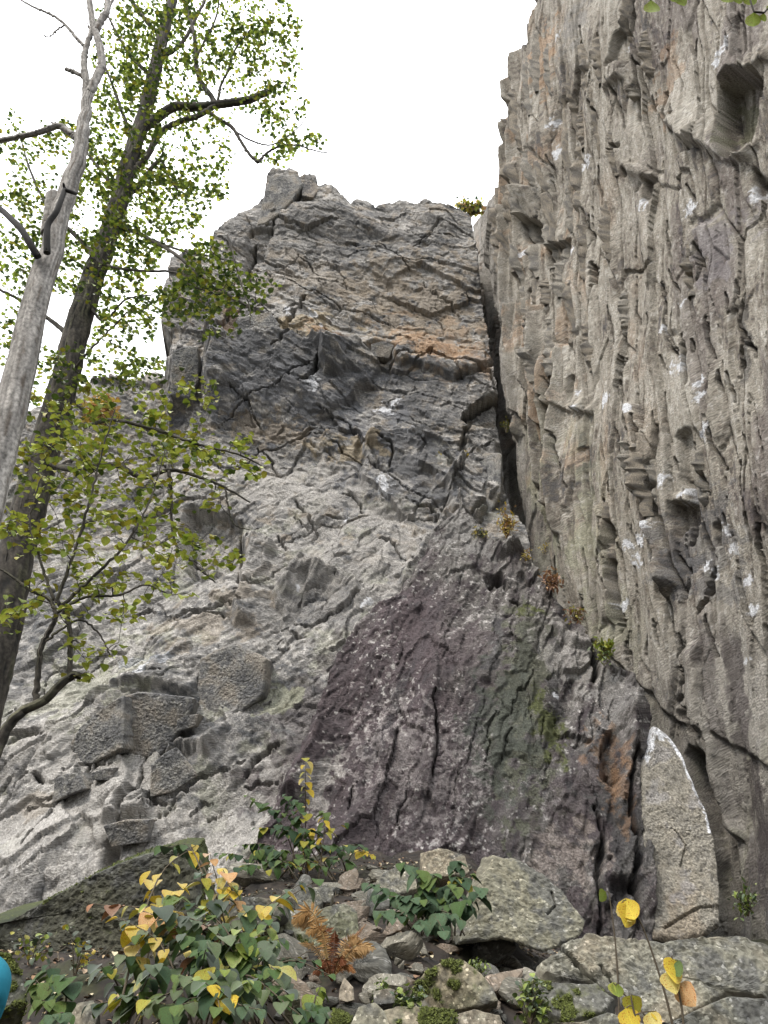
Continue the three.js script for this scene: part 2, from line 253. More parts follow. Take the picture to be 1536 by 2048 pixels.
  for (let i = 0; i < 70; i++) { const r = rng(300 + i), x = 20 + r() * 900, y = 480 + r() * 1180, l = 14 + r() * 40, a = y > 1150 ? -.8 + r() * .5 : (r() < .3 ? -.9 : .35) + r() * .4; S.crack(.15 + .2 * r(), .012 + .016 * r(), x, y, x + l * Math.cos(a), y + l * Math.sin(a), x + 2 * l * Math.cos(a + .3), y + 2 * l * Math.sin(a + .3)); }
  S.limit(3.2);
  S.each((o, u0, v0) => {
    const u = S.WU[o] * .5 + u0 * .5, v = S.WV[o] * .5 + v0 * .5, k = sst(10.2, 7.6, v + .5 * u + .8 * fbm(u * .5, v * .5, 2));
    const fine = (ang, sd) => { const c = Math.cos(ang), s = Math.sin(ang), a = u * c + v * s, b = -u * s + v * c, wa = a + .05 * fbm(a * 3, b * 3 + sd, 3), wb = b + .035 * fbm(a * 3 + 50, b * 3 + sd, 3);
      let h = .14 * facet(wa * .62, wb * 1.25, sd + 30, 1.1, 1.5); const g = W.f2 - W.f1, c0 = hash2(W.i, W.j, 77) > .7 ? .07 * sst(.05, .012, g) : 0;
      h += .075 * facet(wa * 1.7, wb * 3.6, sd + 40, 1.1, 1.5); const g2 = W.f2 - W.f1, c1 = hash2(W.i, W.j, 78) > .88 ? .04 * sst(.09, .03, g2) : 0;
      return h - c0 - c1 + .034 * facet(wa * 4.2, wb * 9, sd + 50, 1.1, 1.5) + .016 * facet(wa * 10, wb * 20, sd + 60, 1.1, 1.4) + .02 * tri(wa * 8, wb * 20, sd + 80) + .012 * fbm(a * 8, b * 24, 3, .6); };
    S.H[o] += (.55 + .45 * sst(0, 1.2, skyL(u0) - v0)) * (k >= 1 ? fine(.72, 200) : k <= 0 ? fine(-.42, 100) : mix(fine(-.42, 100), fine(.72, 200), k));
  });
  // --- colour
  S.each((o, u, v) => {
    u += .8 * S.H[o]; v += .6 * S.H[o];
    const a = u * .91 - v * .41, b = u * .41 + v * .91, n = fbm(u * .55 + 3, v * .55, 5, .6), m = fbm(a * 1.6, b * 5.5 + 20, 5, .62), q = fbm(u * 7 + 9, v * 9, 4, .7), w = fbm(u * 2.3 + 60, v * 2.3, 4, .6);
    let t = .56 + n * .5 + m * .5 + q * .45; cmix(S.C, o * 3, K.dark, K.grey, sst(-.15, .5, t)); S.tint(o, K.pale, sst(.45, 1.05, t));
    S.tint(o, K.tan, .55 * sst(.2, .6, w + m * .4) * sst(6.5, 9, v)); S.tint(o, K.lime, .3 * sst(.25, .6, fbm(u * 1.4, v * 1.4 + 77, 4, .6)) * sst(13, 8, v)); S.tint(o, K.white, .75 * sst(.52, .8, q + .35 * n) ); S.tint(o, K.black, .55 * sst(.5, .85, fbm(a * 4 + 31, b * 12, 4, .65)));
  });
  S.patch(560, 480, 130, 60, -.4, K.grey, .5); S.patch(760, 470, 140, 40, -.2, K.dark, .35); S.patch(840, 600, 130, 70, -.4, K.tan, .6); S.patch(640, 560, 120, 40, -.3, K.tan, .4);
  S.patch(870, 690, 110, 50, -.45, [.41, .3, .2], .6, 2.6); S.patch(860, 690, 80, 22, -.45, K.orange, .5, 4); S.patch(930, 720, 70, 26, -.3, K.rust, .3, 4); S.patch(600, 665, 90, 24, .1, K.ochre, .6); S.patch(650, 680, 40, 20, -.4, K.rust, .5); S.patch(440, 590, 30, 18, -.5, K.rust, .5); S.patch(465, 650, 14, 34, 0, K.rust, .45);
  S.patch(580, 770, 190, 75, -.1, K.slate, .85, 1.6); S.patch(560, 730, 130, 40, 0, K.dark, .5); S.patch(860, 800, 120, 55, -.3, K.dark, .6); S.patch(780, 950, 130, 70, -.3, K.slate, .75, 1.7); S.patch(830, 1000, 70, 40, 0, K.dark, .5); S.patch(700, 860, 90, 40, -.3, K.slate, .5); S.patch(700, 910, 70, 20, -.35, K.ochre, .55); S.patch(540, 860, 90, 22, -.2, K.tan, .6);
  S.patch(620, 980, 170, 60, -.4, K.pale, .6); S.patch(720, 1120, 180, 70, .2, K.pale, .55); S.patch(620, 1210, 110, 50, .3, K.grey, .5); S.patch(620, 1420, 60, 130, -.5, K.purple, .6); S.patch(560, 1580, 50, 60, -.5, K.plum, .5);
  S.patch(150, 1600, 240, 160, .7, K.pale, .65, 1.6); S.patch(60, 1700, 120, 120, .7, K.white, .4, 3); S.patch(480, 1640, 110, 80, .7, K.pale, .5); S.patch(180, 1380, 110, 60, .7, K.lime, .35); S.patch(550, 1400, 40, 30, 0, K.lime, .5); S.patch(100, 1600, 60, 20, .5, K.tan, .4); S.patch(280, 1330, 50, 20, .3, [.35, .38, .43], .5); S.patch(420, 1240, 90, 40, .4, K.tan, .45);
  for (const [x, y, r] of [[582, 636, 6], [625, 640, 8], [640, 655, 5], [628, 790, 12], [770, 820, 14], [790, 800, 9], [828, 898, 16], [770, 990, 15], [690, 1040, 9], [370, 1440, 9], [335, 1495, 8], [735, 1222, 8], [600, 1190, 8], [285, 1360, 10]]) S.patch(x, y, r, r, 0, K.chalk, .75, 6);
  const g = S.build('cliff face', (u, v, h) => {
    const s = skyL(u), e = v - s, y0 = Math.min(v, s), d = faceD(u, y0); let yy = y0, zz = -d, k = 1;
    if (e > 0) { yy = s - .12 * e + .1 * fbm(u * 2, e * 2, 3); zz -= 2.2 * e; k = Math.exp(-e * .3); }
    const sl = (faceD(u, y0 + .3) - faceD(u, y0 - .3)) / .6, L = Math.hypot(1, sl);
    let edge = 2.76 - .024 * Math.max(0, y0 - 13) + .05 * P2(v * 1.5, 4) + .03 * P2(v * 5, 9); if (y0 < 9.5) edge += .6 * sst(9.5, 8, y0);
    let x = u, z = zz + h * k / L, y = yy + h * k * sl / L; if (u > edge) { z -= (u - edge) * 14; x = edge + (u - edge) * .12; }
    return V3(x, y, z);
  }, (u, v) => v - skyL(u) < 1.6 && !(v > 1 && v < 7.5 && u > -1.3 + .3 * (v - 1) && u < 3) && v > .9);
  CLIFF.face = tag(mesh('cliff_face', g, rockMat), 'tall grey fractured cliff face with orange stain under the open sky', 'cliff', null, 'structure');
}

// ===== the right wall: upright foliation, thin blades =====
const WDIR = V3(.5, 0, .866), WN = V3(-.866, 0, .5);
const LEAN = .17, wallBase = (s, y) => CORNER.clone().addScaledVector(WDIR, s).addScaledVector(WN, .04 * (y - 9)).setY(y);
function wallUV(px, py) { let r = ray(px, py), o = V3(0, EYE, 0), y = 9, q; for (let k = 0; k < 25; k++) { const p = wallBase(0, y), t = WN.dot(p.clone().sub(o)) / WN.dot(r); q = r.clone().multiplyScalar(t).add(o); y = mix(y, q.y, .8); } const p0 = wallBase(0, q.y); return [q.clone().sub(p0).dot(WDIR) - LEAN * (q.y - 9), q.y]; }
const SKY_R = [];
for (const [px, py] of [[955, 470], [966, 440], [976, 425], [990, 390], [1000, 365], [1005, 310], [1010, 290], [1009, 250], [1012, 205], [1024, 160], [1034, 130], [1036, 105], [1058, 88], [1058, 50], [1068, 5], [1078, -60], [1120, -160]]) SKY_R.push(wallUV(px, py));
SKY_R.sort((a, b) => a[0] - b[0]);
SKY_R.forEach((q) => q[0] += LEAN * (q[1] - 9)); SKY_R.sort((a, b) => a[0] - b[0]); SKY_R.unshift([-7, 22.3], [SKY_R[0][0] - .05, 22.2]);
const skyR = (s) => lerpTable(SKY_R, s) + .07 * facet(s * 2.5, 2.5, 8, 1, 1) + .04 * fbm(s * 5, 4, 3);
console.log('rim', SKY_R.map((p) => p.map((x) => x.toFixed(1)).join(',')).join(' '), 'edge', wallUV(1536, 1024), wallUV(1536, 0), wallUV(1500, 1850));
{
  const S = new Sheet(span([-6.5, -2.2, .08], [-2.2, 7.4, .0185], [7.4, 9, .08]), span([.6, 14, .0222], [14, 20, .026], [20, 29, .036]), null, wallUV, .09, .04);
  const lowEdge = (s) => (s - 4.3) * 3.1 - .2; // what the frame leaves out on the right
  S.each((o, a0, y0) => {
    const s0 = a0 + LEAN * (y0 - 9); if (y0 < lowEdge(s0) - 5) return;
    const y = S.WV[o] * .35 + y0 * .65, s = S.WU[o] * .35 + a0 * .65 + LEAN * (y0 - 9), a = s - LEAN * (y0 - 9) + .1 * fbm(s * .7, y * .35, 3), b = y, wa = a + .035 * fbm(a * 4, b * .9, 2), wb = b + .2 * fbm(a * 2 + 40, b * 1.2, 3);
    const blade = sst(2.9, 1.6, s0 - .04 * (y0 - 9)) * sst(7.5, 10, y0) * sst(.7, 1.1, s0 - .06 * (y0 - 14)), amp = 1 + 1.0 * blade;
    let h = .26 * fbm(a * .45, b * .16, 3) + .27 * tri(wa * .9, wb * .2, 500) + .1 * tri(wa * 2.2, wb * .4, 510);
    // thin blades stand proud of the wall
    const q = a * 3.4 + .5 * fbm(a * .8, b * .4, 2), fr = q - Math.floor(q), id = Math.floor(q), on = hash2(id, Math.floor(b * .28 + hash2(id, 3, 1) * 5), 9); h += blade * (on > .42 ? .34 * Math.exp(-Math.pow((fr - .3) * 5.5, 2)) * (.5 + on) : -.05);
    S.H[o] = h;
  });
  S.hole(0.6, [.13, .1, .075], 1443, 172, 1466, 156, 1512, 140, 1524, 160, 1516, 230, 1494, 312, 1452, 320, 1440, 260); S.poly(-0.17, .4, 0, 1478, 26, 1488, 60, 1500, 110, 1482, 110, 1470, 70); S.step(.15, .6, 1443, 172, 1466, 158, 1512, 142, 1536, 130);
  S.hole(.26, [.13, .1, .075], 1500, 330, 1518, 350, 1560, 400, 1500, 380); S.step(.22, .6, 1385, 290, 1450, 320, 1500, 330);
  S.hole(.26, [.13, .1, .075], 1238, 70, 1256, 40, 1256, 110, 1250, 128, 1220, 138, 1226, 120); S.poly(.05, 0, -.2, 1215, 140, 1250, 130, 1255, 165, 1210, 180); S.crack(.5, .06, 1256, 130, 1262, 60, 1270, -10);
  S.step(.2, .6, 1298, 222, 1340, 250, 1390, 302, 1418, 280); S.poly(-0.17, .2, .2, 1342, 262, 1372, 290, 1396, 300, 1365, 318, 1345, 300); S.crack(.4, .05, 1352, 180, 1346, 220, 1360, 240); S.crack(.35, .04, 1325, 170, 1328, 210, 1335, 235);
  S.hole(.26, [.13, .1, .075], 1282, 352, 1302, 350, 1300, 395, 1282, 402); S.poly(.1, 0, .2, 1236, 320, 1275, 325, 1302, 348, 1284, 352, 1260, 345); S.hole(.26, [.13, .1, .075], 1220, 285, 1236, 284, 1236, 290, 1220, 290); S.hole(.26, [.13, .1, .075], 1234, 330, 1246, 328, 1244, 345, 1236, 346);
  S.hole(.26, [.13, .1, .075], 1056, 452, 1092, 450, 1094, 482, 1066, 486); S.poly(.15, 0, .3, 1055, 380, 1090, 385, 1094, 452, 1056, 452); S.hole(.26, [.13, .1, .075], 1096, 500, 1135, 470, 1132, 520, 1100, 540);
  S.crack(.5, .05, 1272, 180, 1268, 120, 1276, 235); S.crack(.4, .04, 1396, 480, 1402, 540, 1398, 570); S.crack(.5, .06, 1175, 520, 1185, 560, 1178, 565);
  S.crack(.55, .05, 1222, 1000, 1232, 1120, 1234, 1240); S.step(.22, .5, 1238, 1250, 1234, 1120, 1218, 1000); S.crack(.5, .06, 1236, 1220, 1244, 1250, 1240, 1262);
  S.crack(.5, .06, 1316, 860, 1312, 940, 1322, 1010, 1345, 1090); S.poly(-0.21, .3, 0, 1365, 870, 1392, 860, 1390, 940, 1380, 990, 1368, 960); S.hole(.26, [.13, .1, .075], 1350, 1008, 1376, 1006, 1378, 1040, 1356, 1070, 1346, 1040); S.poly(.05, 0, -.15, 1346, 985, 1380, 990, 1378, 1008, 1350, 1010); S.crack(.5, .07, 1380, 985, 1384, 1030, 1378, 1080);
  S.poly(.2, -.3, 0, 1268, 812, 1292, 812, 1312, 980, 1290, 1000, 1284, 920); S.poly(-0.09, 0, 0, 1290, 862, 1302, 862, 1300, 880, 1292, 880); S.poly(.25, .1, -.2, 1305, 1050, 1320, 1040, 1350, 1130, 1360, 1170, 1335, 1200, 1325, 1120); S.poly(-0.17, .2, 0, 1324, 1170, 1340, 1165, 1335, 1200, 1322, 1200);
  S.poly(-0.14, .2, 0, 1422, 1045, 1438, 1040, 1436, 1090, 1424, 1095); S.crack(.5, .06, 1418, 1145, 1408, 1190, 1392, 1225); S.crack(.4, .05, 1144, 770, 1150, 800, 1152, 830); S.poly(-0.14, .2, 0, 1140, 755, 1152, 750, 1150, 820, 1138, 826); S.step(.2, .4, 1100, 812, 1140, 824, 1186, 830);
  S.crack(.4, .05, 1122, 1180, 1120, 1150, 1128, 1120); S.poly(-0.09, 0, 0, 1168, 905, 1182, 895, 1182, 925, 1170, 930); S.crack(.4, .04, 1480, 600, 1484, 680, 1478, 760); S.poly(-0.09, .1, 0, 1462, 620, 1490, 600, 1490, 740, 1466, 760);
  for (let i = 0; i < 90; i++) { const r = rng(700 + i), x = 1090 + r() * 440, y = 40 + r() * 1250, l = 12 + r() * 40, a = Math.PI / 2 - .1 - .3 * (r() - .5); S.crack(.2 + .2 * r(), .014 + .016 * r(), x, y, x + l * Math.cos(a), y + l * Math.sin(a), x + 2 * l * Math.cos(a - .1), y + 2 * l * Math.sin(a - .1)); }
  S.poly(-.45, 0, 0, 1376, 1500, 1398, 1510, 1426, 1620, 1450, 1740, 1458, 1890, 1425, 1900, 1400, 1700);
  // the undercut foot of the wall
  S.step(.1, 1.4, 1170, 1270, 1240, 1330, 1330, 1420, 1400, 1460, 1530, 1530, 1640, 1600); S.crack(.4, .06, 1360, 1330, 1372, 1420, 1400, 1480); S.step(.2, .5, 1470, 1680, 1430, 1500, 1400, 1380, 1395, 1280);
  S.limit(3.5);
  S.each((o, a0, y0) => {
    const s0 = a0 + LEAN * (y0 - 9); if (y0 < lowEdge(s0) - 5) return;
    const y = S.WV[o] * .5 + y0 * .5, s = S.WU[o] * .3 + a0 * .7 + LEAN * (y0 - 9), a = s - LEAN * (y0 - 9) + .1 * fbm(s * .7, y * .35, 3), b = y, wa = a + .03 * fbm(a * 4, b * .9, 2), wb = b + .12 * fbm(a * 2 + 40, b * 1.6, 3), amp = 1 + .5 * sst(3, 1.6, s0) * sst(7, 10, y0);
    let h = -1.7 * sst(.5, .38, s0 - .05 * P2(y0 * 1.3, 5) - .03 * P2(y0 * 5, 8)) * sst(8.3, 9.2, y0) + amp * .14 * facet(wa * 1.3, wb * .16, 520, 1.3, .6); const c0 = hash2(W.i, W.j, 79) > .4 ? .08 * sst(.05, .015, W.f2 - W.f1) : 0;
    h += amp * .065 * facet(wa * 3.4, wb * .34, 530, 1.3, .8); const c1 = hash2(W.i, W.j, 80) > .5 ? .06 * sst(.09, .03, W.f2 - W.f1) : 0;
    S.H[o] += h - c0 - c1 + .03 * facet(wa * 8, wb * .9, 540, 1.3, 1) + .014 * facet(wa * 16, wb * 2.2, 550, 1.2, 1) + .022 * tri(wa * 14, wb * 2.2, 560) + .01 * fbm(a * 20, b * 5, 3, .6);
  });
  S.each((o, a, y) => {
    let s = a + LEAN * (y - 9); if (y < lowEdge(s) - 5) return; a += .8 * S.H[o]; y += .6 * S.H[o];
    const n = fbm(a * .6 + 8, y * .35, 5, .6), m = fbm(a * 5.5, y * .75 + 11, 5, .64), q = fbm(a * 16, y * 6, 4, .7), w = fbm(a * 1.7 + 44, y * .6, 4, .6);
    const t = .58 + n * .42 + m * .55 + q * .42; cmix(S.C, o * 3, K.brown, K.beige, sst(-.05, .55, t)); S.tint(o, K.dark, .75 * sst(.25, -.25, t)); S.tint(o, [.52, .49, .43], sst(.6, 1.2, t) * .85);
    S.tint(o, K.orange, .42 * sst(.15, .6, w + .2 * q) * sst(6, 12, y) * sst(6, 2, s)); S.tint(o, K.lime, .5 * sst(.1, .5, fbm(a * 2 + 5, y * .9, 4, .6) + .2) * sst(3.6, 2.2, s) * sst(13, 9, y)); S.tint(o, K.plum, .5 * sst(.1, .5, fbm(a * 1.2 + 25, y * .3, 4, .6)) * sst(3.5, 6, s + .15 * (9 - y))); S.tint(o, K.white, .4 * sst(.5, .8, q + .3 * m));
    S.tint(o, K.grey, .5 * sst(1.3, .7, s + .5 * fbm(a * 2, y * .8, 4))); S.tint(o, K.grey, .5 * sst(7, 4, y)); S.tint(o, K.olive, .35 * sst(0, .5, m) * sst(5, 3, y)); S.tint(o, K.black, .4 * sst(.4, .8, fbm(a * 7 + 3, y * 1.6, 4, .65)) * sst(7, 3.5, y));
  });
  S.streak(K.purple, .7, .14, 1440, 1240, 1470, 1420, 1500, 1600, 1530, 1800); S.streak(K.black, .6, .1, 1490, 600, 1494, 700, 1486, 780); S.streak(K.purple, .5, .12, 1395, 1260, 1420, 1400, 1450, 1520); S.patch(1420, 1080, 60, 110, -.1, K.slate, .45); S.patch(1340, 1120, 40, 60, 0, K.slate, .5); S.patch(1500, 1700, 40, 100, 0, K.purple, .5); S.patch(1465, 240, 22, 60, 0, K.olive, .7); S.patch(1440, 480, 60, 60, 0, [.3, .28, .3], .5); S.patch(1330, 160, 40, 60, 0, K.rust, .35); S.patch(1380, 90, 26, 30, 0, K.brown, .5); S.patch(1090, 120, 26, 60, 0, K.orange, .5); S.patch(1150, 60, 26, 40, 0, K.grey, .6);
  for (const [x, y, r] of [[1166, 186, 6], [1108, 250, 8], [1114, 302, 7], [1158, 318, 9], [1118, 70, 5], [1452, 100, 9], [1440, 120, 9], [1284, 402, 9], [1066, 506, 7], [1130, 500, 10], [1360, 735, 12], [1366, 610, 7], [1162, 785, 5], [1165, 822, 5], [1214, 800, 9], [1406, 770, 9], [1408, 800, 11], [1414, 860, 10], [1416, 875, 9], [1340, 965, 10], [1374, 990, 9], [1290, 975, 6], [1278, 905, 5], [1294, 1085, 9], [1264, 1098, 9], [1278, 1128, 10], [1316, 1050, 9], [1450, 1060, 11], [1464, 1095, 11], [1490, 1155, 8], [1420, 1150, 9], [1244, 1210, 10], [1500, 1210, 10], [1480, 1325, 9], [1280, 826, 6], [1400, 1130, 8], [1330, 660, 6], [1250, 90, 6], [1380, 420, 12], [1500, 385, 12]]) S.patch(x, y, r, r * 1.3, 0, K.chalk, .9, 7);
  CLIFF.relief = (a, y) => { const i = Math.max(0, S.us.findIndex((q) => q >= a)), j = Math.max(0, S.vs.findIndex((q) => q >= y)); return S.H[j * S.nu + i]; };
  const g = S.build('wall', (a, y, h) => {
    const s = a + LEAN * (y - 9), t = skyR(s), e = y - t, yy = Math.min(y, t), k = e > 0 ? Math.exp(-e * .4) : 1, p = wallBase(s, yy).addScaledVector(WN, h * k); if (e > 0) p.addScaledVector(WN, -2 * e).setY(yy - .1 * e);
    return p;
  }, (a, y) => { const s = a + LEAN * (y - 9); return y - skyR(s) < 1.4 && y > lowEdge(s) - 5 && s > -4.6; });
  CLIFF.wall = tag(mesh('cliff_wall', g, rockMat), 'beige steep rock wall of upright flakes with white chalk marks on the right', 'cliff', null, 'structure');
}

// thin plates of rock that stand out of the wall, each along the foliation
{
  const r = rng(616), blades = [[1048, 325, 1068, 480], [1088, 310, 1113, 525], [1118, 190, 1136, 400], [1008, 375, 1040, 565], [1028, 370, 1053, 590], [1068, 280, 1088, 400], [1143, 280, 1148, 425], [1093, 400, 1108, 540], [1098, 560, 1104, 615], [1133, 125, 1140, 275], [1183, 175, 1193, 310], [1218, 265, 1230, 350], [1262, -10, 1250, 125], [1268, 165, 1273, 235], [1238, 575, 1243, 670], [1152, 215, 1158, 290], [1060, 120, 1075, 240], [1076, 60, 1084, 190], [1040, 190, 1056, 320], [1100, 90, 1108, 200], [1026, 280, 1040, 380], [1052, 500, 1066, 640], [1076, 560, 1088, 700], [1120, 470, 1130, 600], [1140, 560, 1148, 700], [1158, 430, 1166, 560], [1166, 80, 1176, 190], [1200, 60, 1206, 170], [1206, 400, 1214, 520], [1086, 700, 1094, 800], [1110, 640, 1118, 760], [1168, 620, 1176, 740], [1290, 60, 1296, 150], [1316, 860, 1326, 1010], [1298, 900, 1310, 1040], [1400, 900, 1408, 1010], [1226, 1010, 1236, 1130], [1270, 840, 1286, 990], [1380, 480, 1392, 600], [1064, 420, 1080, 560], [1126, 330, 1138, 460], [996, 420, 1014, 560], [984, 440, 996, 520]];
  for (const [x0, y0, x1, y1] of blades) {
    const n = 34, A = wallUV(x0, y0), B = wallUV(x1, y1), pos = [], col = [], uv = [], ix = [], out = .22 + .2 * r(), th = .035 + .04 * r(), k0 = r() * 90, base = r() < .5 ? K.beige : [.34, .3, .24];
    for (let i = 0; i <= n; i++) { const t = i / n, a = mix(A[0], B[0], t) + .03 * P2(t * 5, k0), y = mix(A[1], B[1], t), h = CLIFF.relief(a, y), p = wallBase(a + LEAN * (y - 9), y), e = Math.pow(Math.sin(Math.PI * (.04 + .92 * t)), .45) * (.7 + .5 * tri(t * 7 + k0, 3, 11) + .25 * fbm(t * 14, k0, 3)), o = out * e;
      for (const [q, d, w] of [[0, -.12, 1.6], [1, .35, 1.1], [2, .8, .6], [3, 1, .06], [4, .8, -.5], [5, .35, -1], [6, -.12, -1.6]]) { const v = p.clone().addScaledVector(WN, h - .05 + d * o + .012 * P2(t * 22 + q * 7, k0)).addScaledVector(WDIR, w * th * (1 + .5 * fbm(t * 9 + q * 3, k0 + 5, 3)) - .22 * d * o); pos.push(v.x, v.y, v.z); uv.push(t * 2 + q * .1, d * .3); const m = fbm(t * 12 + q, k0 + q * 2, 3), l = sst(-.2, .6, m + .3); col.push(...base.map((b, j) => mix(K.dark[j], b * 1.15, .35 + .65 * l))); } }
    for (let i = 0; i < n; i++) for (let q = 0; q < 6; q++) { const a = i * 7 + q; ix.push(a, a + 1, a + 7, a + 1, a + 8, a + 7); }
    const g = new THREE.BufferGeometry(); g.setAttribute('position', new THREE.Float32BufferAttribute(pos, 3)); g.setAttribute('color', new THREE.Float32BufferAttribute(col, 3)); g.setAttribute('uv', new THREE.Float32BufferAttribute(uv, 2)); g.setIndex(ix); mesh('blade', toCreasedNormals(g, .5), rockMat, CLIFF.wall);
  }
}

// ===== the dark buttress that leans into the corner =====
const BUT = [[0, 9.6], [2.3, 10.35], [9.2, 13.3], [10, 13.9]], butD = (x, y) => lerpTable(BUT, y);
function butUV(px, py) { const r = ray(px, py); let lo = 4, hi = 40; for (let k = 0; k < 40; k++) { const d = (lo + hi) / 2; if (d > butD(0, EYE + r.y / -r.z * d)) hi = d; else lo = d; } return [r.x / -r.z * lo, EYE + r.y / -r.z * lo]; }
{
  const left = [[500, 1720], [540, 1620], [575, 1545], [600, 1490], [640, 1400], [675, 1310], [720, 1240], [800, 1180], [850, 1110], [872, 1050], [905, 1028], [925, 1015]].map(([x, y]) => butUV(x, y)).map(([a, b]) => [b, a]);
  const right = [[1302, 1880], [1300, 1700], [1296, 1560], [1302, 1440], [1262, 1360], [1236, 1330], [1190, 1285], [1175, 1240], [1110, 1175], [1055, 1110], [1045, 1088], [990, 1075], [925, 1015]].map(([x, y]) => butUV(x, y)).map(([a, b]) => [b, a]);
  left.sort((a, b) => a[0] - b[0]); right.sort((a, b) => a[0] - b[0]);
  const S = new Sheet(span([-2.6, 4.6, .0175]), span([.6, 9.9, .0185]), null, butUV, .09);
  S.each((o, u0, v0) => {
    const u = S.WU[o] * .4 + u0 * .6, v = S.WV[o] * .4 + v0 * .6, c = Math.cos(1.15), s = Math.sin(1.15), a = u * c + v * s, b = -u * s + v * c, wa = a + .1 * fbm(a * 2, b * 2, 3), wb = b + .07 * fbm(a * 2 + 9, b * 3, 3), rt = sst(2.2, 2.9, u0);
    S.H[o] = .3 * tri(wa * .4, wb * .8, 900) + (.1 + .14 * rt) * tri(wa * 1.1, wb * 2.4, 920) + (.03 + .07 * rt) * facet(wa * 1.2, wb * 3.4, 930, .8, 1.2) + .12 * fbm(u * .6, v * .4, 3);
  });
  S.crack(.2, .018, 870, 1390, 872, 1490, 866, 1560); S.step(.1, .5, 866, 1600, 872, 1440, 880, 1320); S.crack(.4, .05, 985, 1150, 1000, 1140, 1010, 1165); S.crack(.5, .06, 1188, 1280, 1194, 1330, 1190, 1345); S.step(.2, .5, 1100, 1250, 1150, 1290, 1190, 1290); S.crack(.35, .04, 1018, 1185, 1040, 1186);
  S.step(.22, .7, 1240, 1370, 1230, 1440, 1225, 1600, 1280, 1860); S.crack(.4, .04, 1264, 1520, 1268, 1680, 1280, 1860); S.crack(.3, .04, 1190, 1620, 1195, 1760, 1196, 1850); S.poly(-.3, .2, .2, 1210, 1470, 1236, 1465, 1240, 1540, 1215, 1560); S.poly(-.25, 0, .3, 1225, 1770, 1265, 1770, 1262, 1800, 1230, 1800); S.step(.3, .6, 640, 1420, 600, 1500, 560, 1590);
  for (let i = 0; i < 14; i++) { const r = rng(1300 + i), x = 700 + r() * 540, y = 1200 + r() * 450, l = 12 + r() * 30; S.crack(.06 + .05 * r(), .01, x, y, x - l * .35, y + l, x - l * .5, y + 2 * l); }
  S.poly(.25, 0, -.6, 980, 1085, 1048, 1090, 1055, 1105, 1000, 1110); S.poly(-.2, 0, 0, 975, 1142, 1000, 1138, 1002, 1160, 985, 1165);
  S.limit(2.8);
  S.each((o, u0, v0) => {
    const u = S.WU[o] * .5 + u0 * .5, v = S.WV[o] * .5 + v0 * .5, c = Math.cos(1.15), s = Math.sin(1.15), a = u * c + v * s, b = -u * s + v * c, wa = a + .06 * fbm(a * 3, b * 4, 3), wb = b + .05 * fbm(a * 3 + 9, b * 4, 3), rt = sst(2.0, 2.8, u0);
    let h = (.075 + .1 * rt) * facet(wa * .8, wb * 2, 930, .9, 1.4); const c0 = hash2(W.i, W.j, 81) > .78 ? .035 * sst(.05, .015, W.f2 - W.f1) : 0;
    S.H[o] += h - c0 + (.05 + .05 * rt) * facet(wa * 2.2, wb * 5.4, 940, 1, 1.4) + (.025 + .02 * rt) * facet(wa * 5, wb * 12, 960, 1, 1.4) + .014 * facet(wa * 12, wb * 24, 965, 1, 1.4) + .016 * tri(wa * 13, wb * 26, 970) + .01 * fbm(u * 14, v * 14, 3, .6);
  });
  S.each((o, u, v) => {
    u += .8 * S.H[o]; v += .6 * S.H[o];
    const a = u * .41 + v * .91, b = -u * .91 + v * .41, n = fbm(a * .5, b * .9 + 4, 5, .6), m = fbm(a * 1.8, b * 5 + 20, 5, .64), q = fbm(u * 9, v * 11, 4, .72);
    cmix(S.C, o * 3, K.purple, K.plum, clamp(.5 + m * .8)); const g = sst(.8, 2.0, u + .1 * (v - 3) + .3 * n); S.tint(o, [.2, .192, .175], .75 * clamp(g * (.7 + m))); S.tint(o, [.2, .192, .175], .6 * sst(.3, .75, n + .35 * m + .26 * (v - 6.2)));
    S.tint(o, [.5, .46, .45], .7 * sst(.5, .66, m * .6 + q * .62 + n * .3)); S.tint(o, K.white, .7 * sst(.62, .85, q + .4 * n)); S.tint(o, K.black, .5 * sst(.35, .8, fbm(a * 3 + 9, b * 9, 4, .66)));
  });
  S.patch(1050, 1400, 60, 170, -.15, [.12, .125, .085], .8, 4); S.streak([.05, .055, .04], .75, .16, 1060, 1230, 1050, 1330, 1010, 1450, 985, 1580); S.streak(K.black, .7, .12, 1000, 1200, 975, 1340, 930, 1500); S.streak(K.black, .6, .1, 1110, 1260, 1120, 1380, 1100, 1520); S.streak([.05, .045, .05], .6, .1, 880, 1200, 800, 1380, 720, 1560); S.patch(1000, 1450, 60, 110, -.2, [.09, .1, .08], .7, 4); S.patch(1100, 1450, 30, 60, 0, K.moss, .8, 5); S.patch(1060, 1210, 26, 12, 0, K.moss, .85, 6); S.patch(1080, 1250, 30, 40, 0, [.09, .09, .07], .6, 5); S.patch(1150, 1300, 60, 60, .2, K.pale, .5); S.patch(1230, 1400, 50, 60, 0, K.grey, .5); S.patch(1225, 1660, 55, 150, 0, K.black, .6, 3); S.patch(1150, 1640, 60, 130, -.2, K.plum, .55); S.patch(1215, 1540, 30, 90, 0, K.rust, .35, 4); S.patch(1245, 1580, 20, 40, 0, K.rust, .4, 4); S.patch(1130, 1710, 70, 50, .3, [.42, .36, .32], .55, 4);
  S.patch(820, 1520, 110, 90, -.7, [.42, .38, .37], .45, 7, 1.1); S.patch(760, 1600, 80, 110, -.7, K.purple, .5); S.patch(870, 1290, 120, 70, -.6, K.plum, .5); S.patch(640, 1560, 30, 60, -.4, K.pale, .6, 4); S.patch(930, 1060, 60, 40, 0, K.grey, .6); S.patch(1115, 1372, 7, 6, 0, K.chalk, .9, 7);
